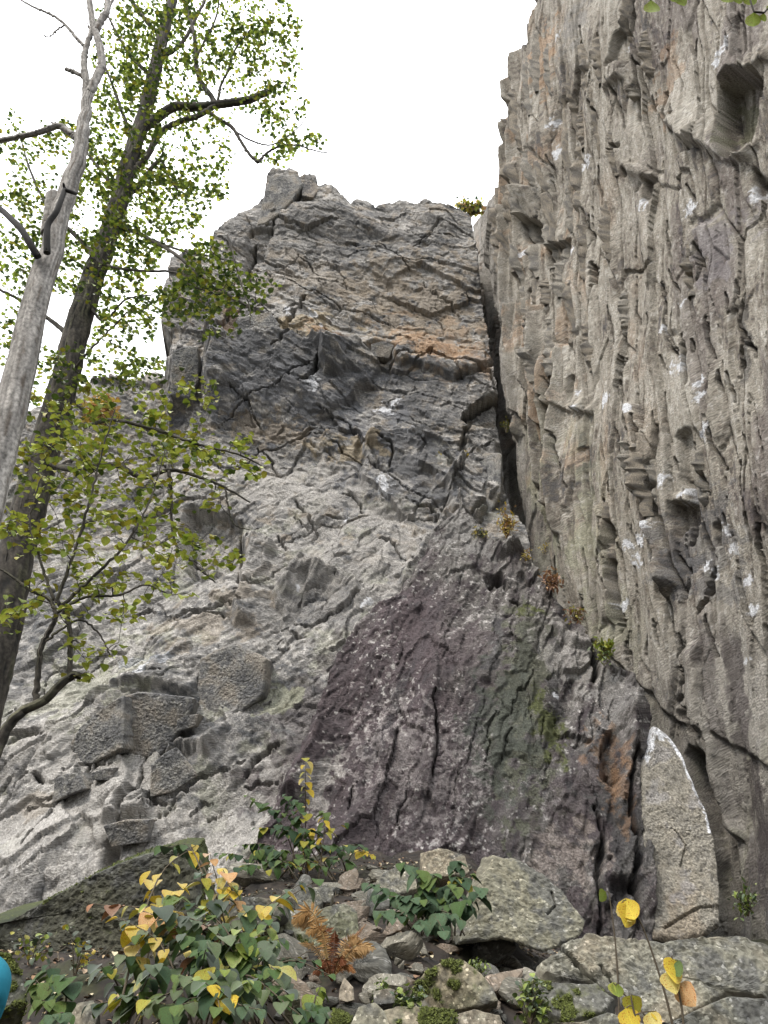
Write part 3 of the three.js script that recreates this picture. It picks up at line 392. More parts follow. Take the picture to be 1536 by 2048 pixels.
  const g = S.build('buttress', (u, v, h) => {
    const l = lerpTable(left, v) + .07 * fbm(v * 2.6, 3, 4, .6), r = lerpTable(right, v) + .06 * fbm(v * 2.6, 8, 4, .6), e = Math.max(l - u, u - r, 0), d = butD(u, v), x = clamp(u, l, r); let z = -d + h * Math.exp(-e) * .92, y = v + h * .35 * Math.exp(-e);
    if (e > 0) z -= 2.4 * Math.min(e, .7); return V3(x + (u - x) * .25, y, z);
  }, (u, v) => Math.max(lerpTable(left, v) - u, u - lerpTable(right, v)) < .75);
  tag(mesh('rock_buttress', g, rockMat), 'dark purple buttress with pale lichen and green streaks leaning into the corner', 'cliff', null, 'structure');
}

// ===== the ground: a bank that climbs to the foot of the cliff =====
const GT = [[-300, -8], [-40, -1.2], [0, 0], [2.9, .08], [3.3, .45], [3.8, .78], [4.3, 1.02], [5, 1.33], [6, 1.58], [8, 1.98], [10.5, 2.42], [13, 2.9], [20, 3.4], [300, 5]];
function groundY(x, d) {
  let y = lerpTable(GT, d) - .2 * Math.max(0, x - 1.2) * sst(6, 9, d) * sst(40, 15, d);
  y -= Math.max(0, y - 1.3) * Math.max(sst(-.15, -.25, x / Math.max(d, 1)), sst(.08, .2, x / Math.max(d, 1)) * .9) * sst(5, 6.5, d) * sst(25, 13, d);
  y -= .38 * Math.exp(-Math.pow((x - .95) / .55, 2) - Math.pow((d - 5.6) / .45, 2)); // hollow under the tilted block
  const near = sst(30, 12, Math.hypot(x, d)); return y + near * (.09 * fbm(x * .9, d * .9, 4) + .035 * fbm(x * 5, d * 5, 3)) + (1 - near) * .5 * fbm(x * .05, d * .05, 3);
}
{
  const ax = span([-320, -40, 20], [-40, -8, 2], [-8, -5, .3], [-5, 5.4, .05], [5.4, 8, .3], [8, 40, 2], [40, 320, 20]), ad = span([-320, -40, 20], [-40, -4, 2], [-4, 2.4, .4], [2.4, 12, .05], [12, 16, .4], [16, 40, 2], [40, 320, 20]);
  const n = ax.length, m = ad.length, p = new Float32Array(n * m * 3), c = new Float32Array(n * m * 3), uv = new Float32Array(n * m * 2), ix = [];
  for (let j = 0; j < m; j++) for (let i = 0; i < n; i++) { const o = j * n + i, x = ax[i], d = ad[j]; p[o * 3] = x; p[o * 3 + 1] = groundY(x, d); p[o * 3 + 2] = -d; uv[o * 2] = x * .8; uv[o * 2 + 1] = d * .8;
    const q = fbm(x * 7, d * 7, 4, .65), w = fbm(x * 1.1 + 4, d * 1.1, 3), g = sst(.25, .6, w + .4 * q); c[o * 3] = mix(.036 + .03 * q, .04, g); c[o * 3 + 1] = mix(.028 + .022 * q, .042, g); c[o * 3 + 2] = mix(.022 + .016 * q, .02, g); }
  for (let j = 0; j < m - 1; j++) for (let i = 0; i < n - 1; i++) { const a = j * n + i; ix.push(a, a + 1, a + n, a + 1, a + n + 1, a + n); }
  const g = new THREE.BufferGeometry(); g.setAttribute('position', new THREE.BufferAttribute(p, 3)); g.setAttribute('color', new THREE.BufferAttribute(c, 3)); g.setAttribute('uv', new THREE.BufferAttribute(uv, 2)); g.setIndex(ix); g.computeVertexNormals();
  tag(mesh('ground', g, dirtMat), 'dark soil slope below the cliff', 'ground', null, 'structure');
}

// ===== rocks =====
const mossMat = new THREE.MeshStandardMaterial({ color: 0xffffff, roughness: .95, side: THREE.DoubleSide }), SLIMS = new THREE.ConeGeometry(.35, 1, 4, 1).translate(0, .4, 0);
// a rock with one traced face: an outline in a plane, roughened, with sides that run back along ext
function faceRock(name, label, o) {
  const n = V3(...o.n).normalize(), cx = o.pts.reduce((a, v, i) => i % 2 ? a : a + v, 0) / (o.pts.length / 2), cy = o.pts.reduce((a, v, i) => i % 2 ? a + v : a, 0) / (o.pts.length / 2), p0 = at(cx, cy, o.d);
  const e1 = V3(0, 1, 0).cross(n).normalize(), e2 = n.clone().cross(e1), P = [];
  for (let i = 0; i < o.pts.length; i += 2) { const q = onPlane(o.pts[i], o.pts[i + 1], p0, n).sub(p0); P.push([q.dot(e1), q.dot(e2)]); }
  const size = Math.max(...P.map((q) => Math.hypot(...q))), ext = o.ext ? V3(...o.ext) : n.clone().multiplyScalar(-(o.thick ?? size * .6)), NT = o.seg ?? 180, NR = o.rings ?? 52, NB = 12, sd = o.seed ?? Math.round(cx + cy), mossy = [], pos = [], col = [], uv = [], ix = [];
  const edge = (th) => { const dx = Math.cos(th), dy = Math.sin(th); let best = 0; for (let i = 0; i < P.length; i++) { const a = P[i], b = P[(i + 1) % P.length], ex = b[0] - a[0], ey = b[1] - a[1], det = dx * ey - dy * ex; if (Math.abs(det) < 1e-9) continue; const t = (a[0] * ey - a[1] * ex) / det, s = (a[0] * dy - a[1] * dx) / det; if (s >= -1e-6 && s <= 1 + 1e-6 && t > best) best = t; } return best; };
  let ridge; if (o.ridge) { const a = onPlane(o.ridge[0], o.ridge[1], p0, n).sub(p0), b = onPlane(o.ridge[2], o.ridge[3], p0, n).sub(p0); ridge = [a.dot(e1), a.dot(e2), b.dot(e1), b.dot(e2), o.ridge[4], o.ridge[5] ?? o.ridge[4]]; }
  const f = .32 / size * (o.fine ?? 1), lump = (o.lump ?? .1) * size;
  for (let r = 0; r <= NR + NB; r++) for (let t = 0; t < NT; t++) {
    const th = t / NT * Math.PI * 2, R = edge(th) * (1 + .012 * fbm(Math.cos(th) * 3, Math.sin(th) * 3 + sd, 4, .6) + .015 * P2(th * 14, sd)), k = r <= NR ? Math.pow(r / NR, .8) : 1, b = r > NR ? (r - NR) / NB : 0, x = Math.cos(th) * R * k * (1 - .1 * b * b), y = Math.sin(th) * R * k * (1 - .1 * b * b);
    let h = lump * (.9 * tri(x / size * 1.6 + sd, y / size * 1.6, sd) + .5 * tri(x / size * 4 + sd, y / size * 4, sd + 3)) + (o.soft ?? 1) * size * (.03 * tri(x / size * 9, y / size * 9 + sd, sd + 5) + .016 * tri(x / size * 22, y / size * 22, sd + 7)) + Math.min(.012, size * .02) * fbm(x * 22, y * 22, 3, .6);
    if (ridge) { const ux = ridge[2] - ridge[0], uy = ridge[3] - ridge[1], l = Math.hypot(ux, uy), s = (ux * (y - ridge[1]) - uy * (x - ridge[0])) / l; h -= s > 0 ? s * ridge[4] : -s * ridge[5]; }
    for (const [dp, wd, l] of o.cracks ?? []) { if (!l.q) { l.q = []; for (let i = 0; i < l.length; i += 2) { const v = onPlane(l[i], l[i + 1], p0, n).sub(p0); l.q.push([v.dot(e1), v.dot(e2)]); } } let bd = 9; for (let i = 1; i < l.q.length; i++) { const A = l.q[i - 1], B = l.q[i], bx = B[0] - A[0], by = B[1] - A[1], kk = clamp(((x - A[0]) * bx + (y - A[1]) * by) / (bx * bx + by * by)); bd = Math.min(bd, Math.hypot(x - A[0] - kk * bx, y - A[1] - kk * by)); } h -= dp * Math.exp(-Math.pow((bd + .006 * P2(x * 30, y * 30)) / wd, 4)); }
    if (r <= NR) h -= .045 * size * Math.pow(k, 40);
    const w = p0.clone().addScaledVector(e1, x).addScaledVector(e2, y).addScaledVector(n, h * (1 - b * .5) - .05 * size * (b > 0)).addScaledVector(ext, b * (1 + .1 * P2(th * 4, b * 3 + sd)));
    if (b > 0) { const j = .05 * size * tri(th * 5, b * 4 + sd, sd + 9); w.addScaledVector(e1, Math.cos(th) * j).addScaledVector(e2, Math.sin(th) * j); }
    pos.push(w.x, w.y, w.z); uv.push(x * .9 + .3 * b + h * .5, y * .9 + b * .4);
    const u1 = fbm3(w.x * 2.2 + sd, w.y * 2.2, w.z * 2.2, 4), u2 = fbm3(w.x * 13, w.y * 13 + sd, w.z * 13, 3), u3 = fbm3(w.x * 34, w.y * 34, w.z * 34, 2), C = [...(o.col ?? K.grey)], into = (q, a) => { for (let i = 0; i < 3; i++) C[i] = mix(C[i], q[i], clamp(a)); };
    into(K.dark, (o.dark ?? .7) * sst(.1, -.5, u1 + .5 * u2)); into(o.alt ?? K.tan, .45 * sst(0, .5, u1)); into([.4, .39, .33], .6 * (o.lichen ?? .6) * sst(.3, .5, u2 + .2 * u1)); into(K.black, .5 * sst(.4, .8, -u2 + u3 * .3));
    if (o.moss) into([.045 + .03 * u3, .058 + .03 * u3, .011], sst(.35, .6, o.moss(x / size, y / size, b) + .35 * u2 + .25 * u1)); if (o.chalk) into(K.chalk, sst(.45, .6, o.chalk(th, k, b) + .5 * u2)); if (o.stain) o.stain(into, x / size, y / size, u1, u2);
    if (!o.parent && !o.mat) for (let i = 0; i < 3; i++) C[i] = Math.min(1, C[i] * 1.9); if (o.moss && C[1] > C[0] * 1.12 && C[2] < C[1] * .45 && !o.parent) mossy.push([w, th]);
    col.push(...C);
  }
  for (let r = 0; r < NR + NB; r++) for (let t = 0; t < NT; t++) { const a = r * NT + t, b = r * NT + (t + 1) % NT; if (r) ix.push(a, b, b + NT); ix.push(a, b + NT, a + NT); }
  const g = new THREE.BufferGeometry(), ctr = p0.clone().addScaledVector(ext, .5); for (let i = 0; i < pos.length; i += 3) { pos[i] -= ctr.x; pos[i + 1] -= ctr.y; pos[i + 2] -= ctr.z; }
  g.setAttribute('position', new THREE.Float32BufferAttribute(pos, 3)); g.setAttribute('color', new THREE.Float32BufferAttribute(col, 3)); g.setAttribute('uv', new THREE.Float32BufferAttribute(uv, 2)); g.setIndex(ix); g.computeVertexNormals();
  if (o.parent) { const m = mesh(name, toCreasedNormals(g, .6), rockMat, o.parent); m.position.copy(ctr); return m; }
  const m = mesh(name, toCreasedNormals(g, .55), o.mat ?? stoneMat); m.position.copy(ctr);
  if (mossy.length > 40) { const r = rng(sd), n = Math.min(3000, Math.round(mossy.length * .8)), im = new THREE.InstancedMesh(SLIMS, mossMat, n), M = new THREE.Matrix4(), Q = new THREE.Quaternion(), E = new THREE.Euler(), c = new THREE.Color(); for (let i = 0; i < n; i++) { const q = mossy[Math.floor(r() * mossy.length)][0], s = .007 + .012 * r(); im.setMatrixAt(i, M.compose(q.clone().sub(ctr).add(V3((r() - .5) * .02, -.003, (r() - .5) * .02)), Q.setFromEuler(E.set(r() * 1.6, r() * 6.3, (r() - .5) * 1.6, 'YXZ')), V3(s * 1.3, s, s))); const k = .5 + r(); im.setColorAt(i, c.setRGB(.07 * k, .085 * k, .016 * k)); } im.name = 'moss'; im.userData.kind = 'stuff'; m.add(im); }
  tag(m, label, o.cat ?? 'boulder', o.group); return m;
}
faceRock('rock_flake', 'pale upright flake with a white chalked edge beside the black slot', { cat: 'rock', d: 10.3, n: [-.1, .33, .94], ext: [-.12, -.1, -.6], mat: rockMat, col: [.36, .335, .28], alt: [.38, .33, .25], cracks: [[.04, .01, [1350, 1660, 1372, 1690, 1362, 1730]], [.06, .014, [1330, 1856, 1360, 1836, 1400, 1814, 1440, 1812]]], lichen: .12, dark: .25, lump: .025, seg: 320, rings: 110, pts: [1308, 1448, 1335, 1462, 1362, 1500, 1384, 1556, 1400, 1592, 1414, 1618, 1430, 1680, 1441, 1770, 1440, 1850, 1400, 1872, 1340, 1880, 1290, 1874, 1286, 1700, 1282, 1600, 1285, 1520], chalk: (th, k, b) => sst(.8, .93, k) * (b > .3 ? 0 : 1) * (th < 1.78 ? .72 : th > 6.1 ? .6 : 0), stain: (into, x, y, u1, u2) => { into(K.dark, .75 * sst(.35, .6, -x * 1.2 - .1 + .5 * u1 + .3 * u2 - .4 * Math.max(0, y - .2))); into(K.tan, .6 * sst(.3, .5, -y - .3 + .5 * u1)); into([.36, .36, .38], .5 * sst(.2, .5, u1 + .3 * y)); } });
faceRock('boulder', 'big tilted grey block with a notched right edge above the dark gap', { d: 5.7, n: [-.12, .42, .9], ext: [0, .05, -.8], col: [.2, .192, .15], alt: [.22, .2, .15], lump: .1, lichen: .28, cracks: [[.03, .007, [1104, 1745, 1112, 1775, 1096, 1800]]], seg: 300, rings: 90, ridge: [1002, 1878, 950, 1786, .0, .45], pts: [985, 1690, 1035, 1688, 1082, 1706, 1128, 1736, 1136, 1754, 1174, 1796, 1166, 1830, 1130, 1862, 1085, 1886, 1010, 1874, 960, 1882, 912, 1888, 908, 1850, 945, 1800, 966, 1750] });
faceRock('boulder', 'wide flat slab speckled with pale lichen in the right foreground', { d: 4.7, n: [-.06, .62, .78], ext: [0, -.4, -.12], col: [.2, .195, .168], lump: .08, lichen: .5, cracks: [[.04, .008, [1120, 1895, 1150, 1930, 1190, 1960]], [.03, .006, [1200, 1930, 1240, 1985]]], seg: 340, rings: 110, pts: [1074, 1926, 1112, 1905, 1124, 1886, 1180, 1865, 1260, 1872, 1330, 1880, 1420, 1866, 1480, 1864, 1545, 1890, 1580, 1950, 1530, 1990, 1455, 1982, 1400, 2012, 1330, 2046, 1300, 2046, 1240, 1990, 1180, 1962, 1120, 1955, 1082, 1946], moss: (x, y) => .55 * sst(-.35, -.62, x) * sst(-.02, -.16, y) });
faceRock('boulder', 'moss patched slab lying against the left end of the wide flat slab', { d: 4.35, n: [-.1, .55, .83], ext: [0, -.3, -.15], col: [.2, .196, .16], lichen: .4, lump: .05, pts: [1045, 1976, 1068, 1958, 1130, 1966, 1192, 1966, 1230, 1996, 1206, 2022, 1140, 2042, 1110, 2032, 1060, 2002], moss: (x, y) => .42 + .2 * sst(.2, -.3, x) });
faceRock('boulder', 'angular boulder with a bright right side and shadowed left side above the mossy stone', { d: 4.5, n: [.0, .3, .95], ext: [.05, -.15, -.5], col: [.22, .205, .15], lichen: .35, ridge: [893, 1917, 968, 2010, .25, .55], pts: [827, 1962, 850, 1937, 893, 1917, 930, 1918, 962, 1942, 986, 1972, 998, 2000, 962, 2012, 900, 2014, 850, 2004, 824, 1984], moss: (x, y) => .3 });
faceRock('boulder', 'long dark block with a green mossy top edge at the foot of the slab', { d: 5.7, n: [-.15, .06, .98], ext: [-.1, .18, -.95], col: [.065, .066, .052], alt: [.1, .098, .07], lichen: .12, lump: .07, seg: 340, rings: 120, pts: [-90, 1905, -90, 1862, 0, 1850, 60, 1815, 130, 1776, 200, 1742, 250, 1720, 330, 1696, 392, 1690, 402, 1750, 396, 1800, 370, 1900, 200, 1960, 60, 1960], moss: (x, y, b) => (b > 0 ? .8 : .1) + .5 * sst(.1, .28, y - .35 * x) * sst(.3, -.1, x) });
faceRock('boulder', 'low grey block over a dark hollow right of the long mossy block', { d: 5.8, n: [-.05, .35, .93], ext: [0, -.12, -.6], col: [.1, .098, .085], pts: [392, 1806, 450, 1788, 520, 1794, 562, 1800, 572, 1828, 545, 1846, 470, 1852, 400, 1858] });
faceRock('boulder', 'stepped grey block right behind the brown fern', { d: 5.9, n: [-.2, .5, .84], ext: [0, -.35, -.3], col: [.19, .185, .14], alt: [.14, .15, .09], lump: .12, pts: [556, 1850, 608, 1822, 690, 1806, 714, 1822, 717, 1866, 690, 1896, 640, 1906, 572, 1912, 552, 1882], moss: (x, y) => .3 * sst(.1, -.4, y) });
faceRock('boulder', 'mossy rounded rock at the left edge behind the turquoise shoulder', { d: 4.3, n: [.35, .4, .85], ext: [-.2, -.3, -.4], col: [.12, .125, .07], lichen: .2, pts: [-40, 1895, 20, 1908, 44, 1950, 56, 2002, 34, 2018, -40, 2022], moss: () => .52 });
faceRock('boulder', 'broken rock at the wall foot left of the tilted block', { d: 7.2, n: [.1, .35, .92], ext: [0, -.2, -.6], col: [.28, .25, .2], ridge: [893, 1690, 905, 1745, .3, .15], pts: [842, 1702, 878, 1694, 932, 1706, 942, 1738, 930, 1748, 880, 1752, 846, 1742] });
faceRock('boulder', 'rounded stones of pale rock behind the small right bush', { d: 6.6, n: [0, .5, .86], ext: [0, -.25, -.3], col: [.3, .28, .23], pts: [752, 1762, 770, 1742, 800, 1730, 828, 1748, 836, 1775, 800, 1790, 756, 1784] });
faceRock('boulder', 'grey rock just left of the stony path below the bush', { d: 6.6, n: [-.1, .5, .86], ext: [0, -.2, -.3], col: [.2, .19, .15], pts: [582, 1796, 604, 1778, 632, 1776, 646, 1800, 636, 1820, 596, 1834] });
faceRock('boulder', 'flat topped rock on the path above the stepped block', { d: 6.9, n: [.1, .55, .83], ext: [0, -.2, -.3], col: [.24, .225, .18], pts: [622, 1776, 660, 1766, 668, 1786, 660, 1804, 628, 1802] });
faceRock('boulder', 'low rock with bright moss on its right end at the bottom edge', { d: 3.95, n: [0, .55, .83], ext: [0, -.3, -.1], col: [.2, .19, .15], pts: [762, 2022, 790, 2012, 850, 2012, 906, 2020, 914, 2040, 900, 2062, 780, 2062], moss: (x, y) => .25 + .5 * sst(-.1, .3, x) });
faceRock('boulder', 'wedge shaped grey stone cut by the bottom edge beside the mossy rock', { d: 3.9, n: [-.2, .4, .88], ext: [0, -.25, -.2], col: [.22, .21, .17], pts: [700, 2050, 716, 2012, 750, 2004, 768, 2022, 784, 2062, 700, 2066] });
faceRock('boulder', 'dark broken rock at the bottom edge under the angular boulder', { d: 4.0, n: [.1, .4, .9], ext: [0, -.25, -.2], col: [.13, .13, .12], pts: [914, 2028, 950, 2018, 1000, 2030, 1010, 2064, 920, 2064] });
faceRock('boulder', 'mossy stone at the bottom edge right of the leafy bush', { d: 3.85, n: [-.1, .5, .86], ext: [0, -.2, -.2], col: [.17, .17, .1], pts: [640, 2030, 670, 2018, 700, 2030, 704, 2062, 636, 2062], moss: () => .5 });
faceRock('boulder', 'dark rock below the wide slab at the right bottom edge', { d: 4.2, n: [.0, .3, .95], ext: [0, -.3, -.4], col: [.13, .13, .115], pts: [1330, 2050, 1400, 2016, 1460, 1990, 1540, 1996, 1580, 2070, 1330, 2076] });
faceRock('boulder', 'dark rock filling the gap under the moss patched slab', { d: 4.1, n: [-.1, .35, .93], ext: [0, -.3, -.3], col: [.15, .15, .13], pts: [1100, 2046, 1160, 2044, 1216, 2024, 1300, 2050, 1300, 2076, 1100, 2076] });
faceRock('boulder', 'grey rock under the leaves of the left bush', { d: 4.0, n: [-.1, .5, .86], ext: [0, -.25, -.2], col: [.18, .18, .16], pts: [132, 2030, 156, 2004, 186, 2000, 198, 2022, 186, 2062, 130, 2062] });
faceRock('stone', 'upright pale pointed stone in front of the fern', { cat: 'stone', d: 4.6, n: [-.1, .25, .96], ext: [0, -.02, -.15], col: [.4, .36, .32], lichen: .2, seg: 90, rings: 24, pts: [688, 1954, 706, 1974, 708, 2000, 694, 2004, 677, 2000, 679, 1978] });
faceRock('stone', 'greenish grey stone beside the bush left of the pale pointed stone', { cat: 'stone', d: 4.4, n: [-.1, .5, .86], ext: [0, -.15, -.1], col: [.27, .27, .19], seg: 90, rings: 24, pts: [572, 1988, 584, 1976, 600, 1982, 600, 1998, 580, 2004, 568, 2000] });
faceRock('stone', 'dark blocky stone right of the pale pointed stone', { cat: 'stone', d: 4.5, n: [0, .4, .9], ext: [0, -.15, -.2], col: [.1, .1, .1], seg: 90, rings: 24, pts: [746, 1982, 780, 1976, 804, 1984, 790, 2006, 750, 2010] });

// angular blocks that stand out of the tall face
function block(out, n, thick, col, pts) { const cx = pts.reduce((a, v, i) => i % 2 ? a : a + v, 0) / (pts.length / 2), cy = pts.reduce((a, v, i) => i % 2 ? a + v : a, 0) / (pts.length / 2), q = faceUV(cx, cy); faceRock('block', null, { parent: CLIFF.face, d: faceD(0, q[1]) - out, n, ext: [-n[0] * thick * .5, .1, -thick], col, lichen: .5, dark: .8, soft: .22, lump: .08, seg: 150, rings: 44, pts }); }
const BK = [.24, .235, .225], BG = [.29, .285, .27];
block(.3, [.1, -.2, .97], .9, BK, [250, 1392, 278, 1383, 330, 1388, 388, 1395, 384, 1420, 352, 1470, 320, 1512, 285, 1518, 252, 1522, 246, 1450]);
block(.22, [-.25, -.1, .96], .9, BK, [398, 1318, 430, 1300, 470, 1284, 534, 1316, 524, 1390, 470, 1432, 398, 1452, 392, 1380]);
block(.3, [-.35, -.12, .93], .8, BG, [246, 1388, 204, 1416, 162, 1452, 128, 1505, 118, 1530, 180, 1528, 244, 1496]);
block(.3, [-.3, -.15, .94], .6, BG, [108, 1558, 130, 1548, 152, 1545, 166, 1578, 130, 1592, 103, 1608]);
block(.3, [.05, -.3, .95], .5, BK, [182, 1546, 206, 1538, 228, 1535, 222, 1560, 184, 1561]);
block(.3, [.25, -.12, .96], .8, BG, [302, 1528, 330, 1506, 352, 1494, 398, 1550, 345, 1584, 300, 1594]);
block(.3, [.05, -.35, .93], .7, BK, [206, 1652, 250, 1640, 298, 1640, 294, 1684, 250, 1690, 222, 1695]);
block(.3, [.1, -.3, .95], .6, BK, [354, 1440, 376, 1430, 398, 1428, 390, 1452, 352, 1464]);
block(.25, [-.1, -.1, .99], 1.2, BG, [538, 352, 552, 346, 578, 350, 598, 350, 604, 366, 586, 398, 556, 428, 530, 448, 512, 452, 524, 400]);
block(.2, [.1, .1, .98], .8, [.3, .27, .24], [604, 366, 618, 360, 634, 364, 638, 378, 626, 394, 604, 390]);
block(.3, [-.15, -.2, .95], .9, BG, [470, 642, 505, 628, 540, 622, 558, 648, 544, 680, 505, 692, 468, 672]);
block(.3, [0, -.3, .95], .9, BK, [742, 688, 765, 682, 788, 690, 778, 716, 745, 712]);
block(.45, [-.2, .05, .97], 1.2, BG, [884, 1006, 905, 950, 930, 915, 968, 902, 1004, 905, 1002, 985, 975, 1040, 935, 1058, 898, 1046]);
block(.35, [.1, -.25, .95], .8, [.2, .2, .19], [345, 700, 370, 692, 396, 694, 396, 760, 378, 798, 340, 790]);

// loose stones: a few shapes, many places
function stoneGeo(seed, det = 6) {
  const r = rng(seed), g0 = new THREE.IcosahedronGeometry(1, det); g0.deleteAttribute('normal'); g0.deleteAttribute('uv'); const g = mergeVertices(g0, 1e-4), p = g.attributes.position, pl = [];
  for (let i = 0; i < 10; i++) { const n = V3(r() - .5, r() - .5, r() - .5).normalize(); pl.push([n, .5 + .25 * r()]); }
  const c = [], uv = [], base = [[.16, .15, .13], [.24, .225, .195], [.1, .098, .09], [.2, .16, .13]][seed % 4];
  for (let i = 0; i < p.count; i++) { const d = V3(p.getX(i), p.getY(i), p.getZ(i)).normalize(); let R = 1.1; for (const [n, h] of pl) { const k = n.dot(d); if (k > .05) R = Math.min(R, h / k); } R *= 1 + .05 * fbm3(d.x * 3 + seed, d.y * 3, d.z * 3, 3); p.setXYZ(i, d.x * R, d.y * R * .62, d.z * R * .85); const q = fbm3(d.x * 4, d.y * 4 + seed, d.z * 4, 3), l = sst(.35, .5, q); c.push(...base.map((b) => Math.min(1, 1.9 * mix(b * (1 + .35 * q), .36, l * .3)))); uv.push(d.x * .2, d.y * .2 + d.z * .13); }
  g.setAttribute('color', new THREE.Float32BufferAttribute(c, 3)); g.setAttribute('uv', new THREE.Float32BufferAttribute(uv, 2)); return toCreasedNormals(g, .45);
}
{
  const STONE_SPOTS = [[650, 1780, 'on the path above the stepped block'], [720, 1760, 'at the top of the stony path'], [760, 1880, 'just right of the brown fern'], [600, 1960, 'left of the pale pointed stone'], [740, 2000, 'near the dark blocky stone'], [830, 1890, 'under the small right bush'], [1000, 1940, 'at the mouth of the dark gap'], [1030, 2000, 'left of the moss patched slab'], [960, 1920, 'behind the angular boulder'], [620, 1900, 'in front of the stepped block'], [520, 1980, 'under the leafy bush'], [690, 2030, 'at the bottom edge beside the wedge stone'], [860, 2030, 'at the bottom edge by the mossy rock'], [560, 1780, 'at the foot of the cliff behind the bush'], [1060, 1890, 'below the tilted grey block'], [800, 1950, 'on bare soil left of the angular boulder']];
  const G = [...Array(8).keys()].map((i) => stoneGeo(40 + i)), r = rng(91), r2 = rng(92);
  let n = 0; for (let k = 0; k < 2000 && n < 165; k++) {
    const px = 420 + r() * 720, py = 1735 + r() * 313; if (inside([[700, 1735], [900, 1735], [960, 1890], [1110, 1900], [1060, 2000], [1040, 2048], [560, 2048], [470, 1900], [520, 1840]], px, py) === false && r() < .8) continue;
    let d = 4; for (let q = 0; q < 30; q++) { const p = at(px, py, d); d += (p.y - groundY(p.x, d)) * 2.2; d = clamp(d, 3.6, 10.6); } const p = at(px, py, d), s = (.03 + .13 * Math.pow(r(), 2)) * (.6 + d * .08); if (d > 10) continue;
    const o = mesh('stone', G[n % 8], stoneMat); o.position.set(p.x, groundY(p.x, d) + s * .22, -d); o.scale.set(s * (1 + r2() * .5), s, s); o.rotation.set(r2() * .5, r2() * 6.3, r2() * .5); const w1 = s > .14 ? 'big' : s > .08 ? 'middling' : 'small', w2 = ['brownish grey', 'pale grey', 'dark grey', 'reddish brown'][n % 8 % 4], w3 = STONE_SPOTS.reduce((a, b) => Math.hypot(a[0] - px, a[1] - py) < Math.hypot(b[0] - px, b[1] - py) ? a : b)[2]; tag(o, `${w1} loose ${w2} stone ${w3}`, 'stone', 'loose stones on the slope'); n++;
  }
  const im = new THREE.InstancedMesh(stoneGeo(60, 1), stoneMat, 2600), M = new THREE.Matrix4(), Q = new THREE.Quaternion(), E = new THREE.Euler();
  for (let i = 0; i < 2600; i++) { const d = 3.6 + 7 * r(), x = (r() - .5) * (2.5 + d * .95), s = .008 + .022 * r() * r(); Q.setFromEuler(E.set(r() * 3, r() * 6, 0)); im.setMatrixAt(i, M.compose(V3(x, groundY(x, d) + s * .3, -d), Q, V3(s, s, s))); }
  im.name = 'gravel'; tag(im, 'small rock chips strewn over the soil', 'gravel', null, 'stuff'); scene.add(im);
}

// ===== leaves, stems, trees =====
// leaf: base at the origin, tip along +y, upper side towards +z
function leafGeo(shape, seed, n = 6) {
  const r = rng(seed), pos = [], uv = [], ix = [], fold = .1 + .3 * r(), curl = .25 + .5 * r(), twist = (r() - .5) * .5, bite = shape === 'hazel' ? .05 : .04;
  const wid = (t) => shape === 'round' ? .46 * Math.pow(Math.sin(Math.PI * Math.pow(t, .8)), .7) : shape === 'hazel' ? .5 * Math.pow(Math.sin(Math.PI * Math.pow(t, .64)), .78) * (1 + bite * (r() - .5) * 2) : .22 * Math.sin(Math.PI * Math.pow(t, .8));
  for (let i = 0; i <= n; i++) { const t = i / n, a = curl * t, y = Math.sin(a) / curl, z = -(1 - Math.cos(a)) / curl, wl = i === 0 || i === n ? 0 : wid(t), wr = i === 0 || i === n ? 0 : wid(t); const tw = twist * t; uv.push(.5 - wl, t, .5, t, .5 + wr, t); pos.push(-wl * Math.cos(fold), y + (r() - .5) * bite * .3, z + wl * Math.sin(fold) + tw * wl, 0, y, z, wr * Math.cos(fold), y + (r() - .5) * bite * .3, z + wr * Math.sin(fold) - tw * wr); }
  for (let i = 0; i < n; i++) { const a = i * 3; ix.push(a, a + 1, a + 4, a, a + 4, a + 3, a + 1, a + 2, a + 5, a + 1, a + 5, a + 4); }
  const g = new THREE.BufferGeometry(); g.setAttribute('position', new THREE.Float32BufferAttribute(pos, 3)); g.setAttribute('uv', new THREE.Float32BufferAttribute(uv, 2)); g.setIndex(ix); g.computeVertexNormals(); return g;
}
const HAZEL = [0, 1, 2, 3, 4].map((i) => leafGeo('hazel', 70 + i, 10)), ROUND = [0, 1, 2, 3].map((i) => leafGeo('round', 80 + i, 5)), SLIM = [0, 1, 2].map((i) => leafGeo('slim', 90 + i, 4));
// leaf print: pale veins, blotches and browned rims
const VEIN = (() => { const n = 128, D = new Uint8Array(n * n * 4); for (let j = 0; j < n; j++) for (let i = 0; i < n; i++) { const u = i / n - .5, t = j / n, au = Math.abs(u), o = (j * n + i) * 4, k = t - au * .9, v = Math.max(au < .014 ? 1 : 0, Math.abs(((k * 9) % 1 + 1) % 1 - .5) < .055 ? .75 : 0), b = fbm(u * 9 + 3, t * 9, 4, .6), s = sst(.35, .6, b), e = sst(.2, .5, fbm(u * 22, t * 22 + 9, 3) + au - .12); const c = .9 + .1 * v + .12 * b; D[o] = 255 * clamp(c * (1 - .25 * s)); D[o + 1] = 255 * clamp(c * (1 - .38 * s - .1 * e)); D[o + 2] = 255 * clamp(c * (1 - .5 * s - .15 * e)); D[o + 3] = 255; }
  const t = new THREE.DataTexture(D, n, n); t.magFilter = THREE.LinearFilter; t.minFilter = THREE.LinearMipmapLinearFilter; t.generateMipmaps = true; t.colorSpace = THREE.SRGBColorSpace; t.needsUpdate = true; return t; })();
const leafM = (c, tr = .35) => new THREE.MeshPhysicalMaterial({ map: VEIN, color: new THREE.Color().setRGB(...c), roughness: .68, specularIntensity: .45, transmission: tr, thickness: 0, side: THREE.DoubleSide });
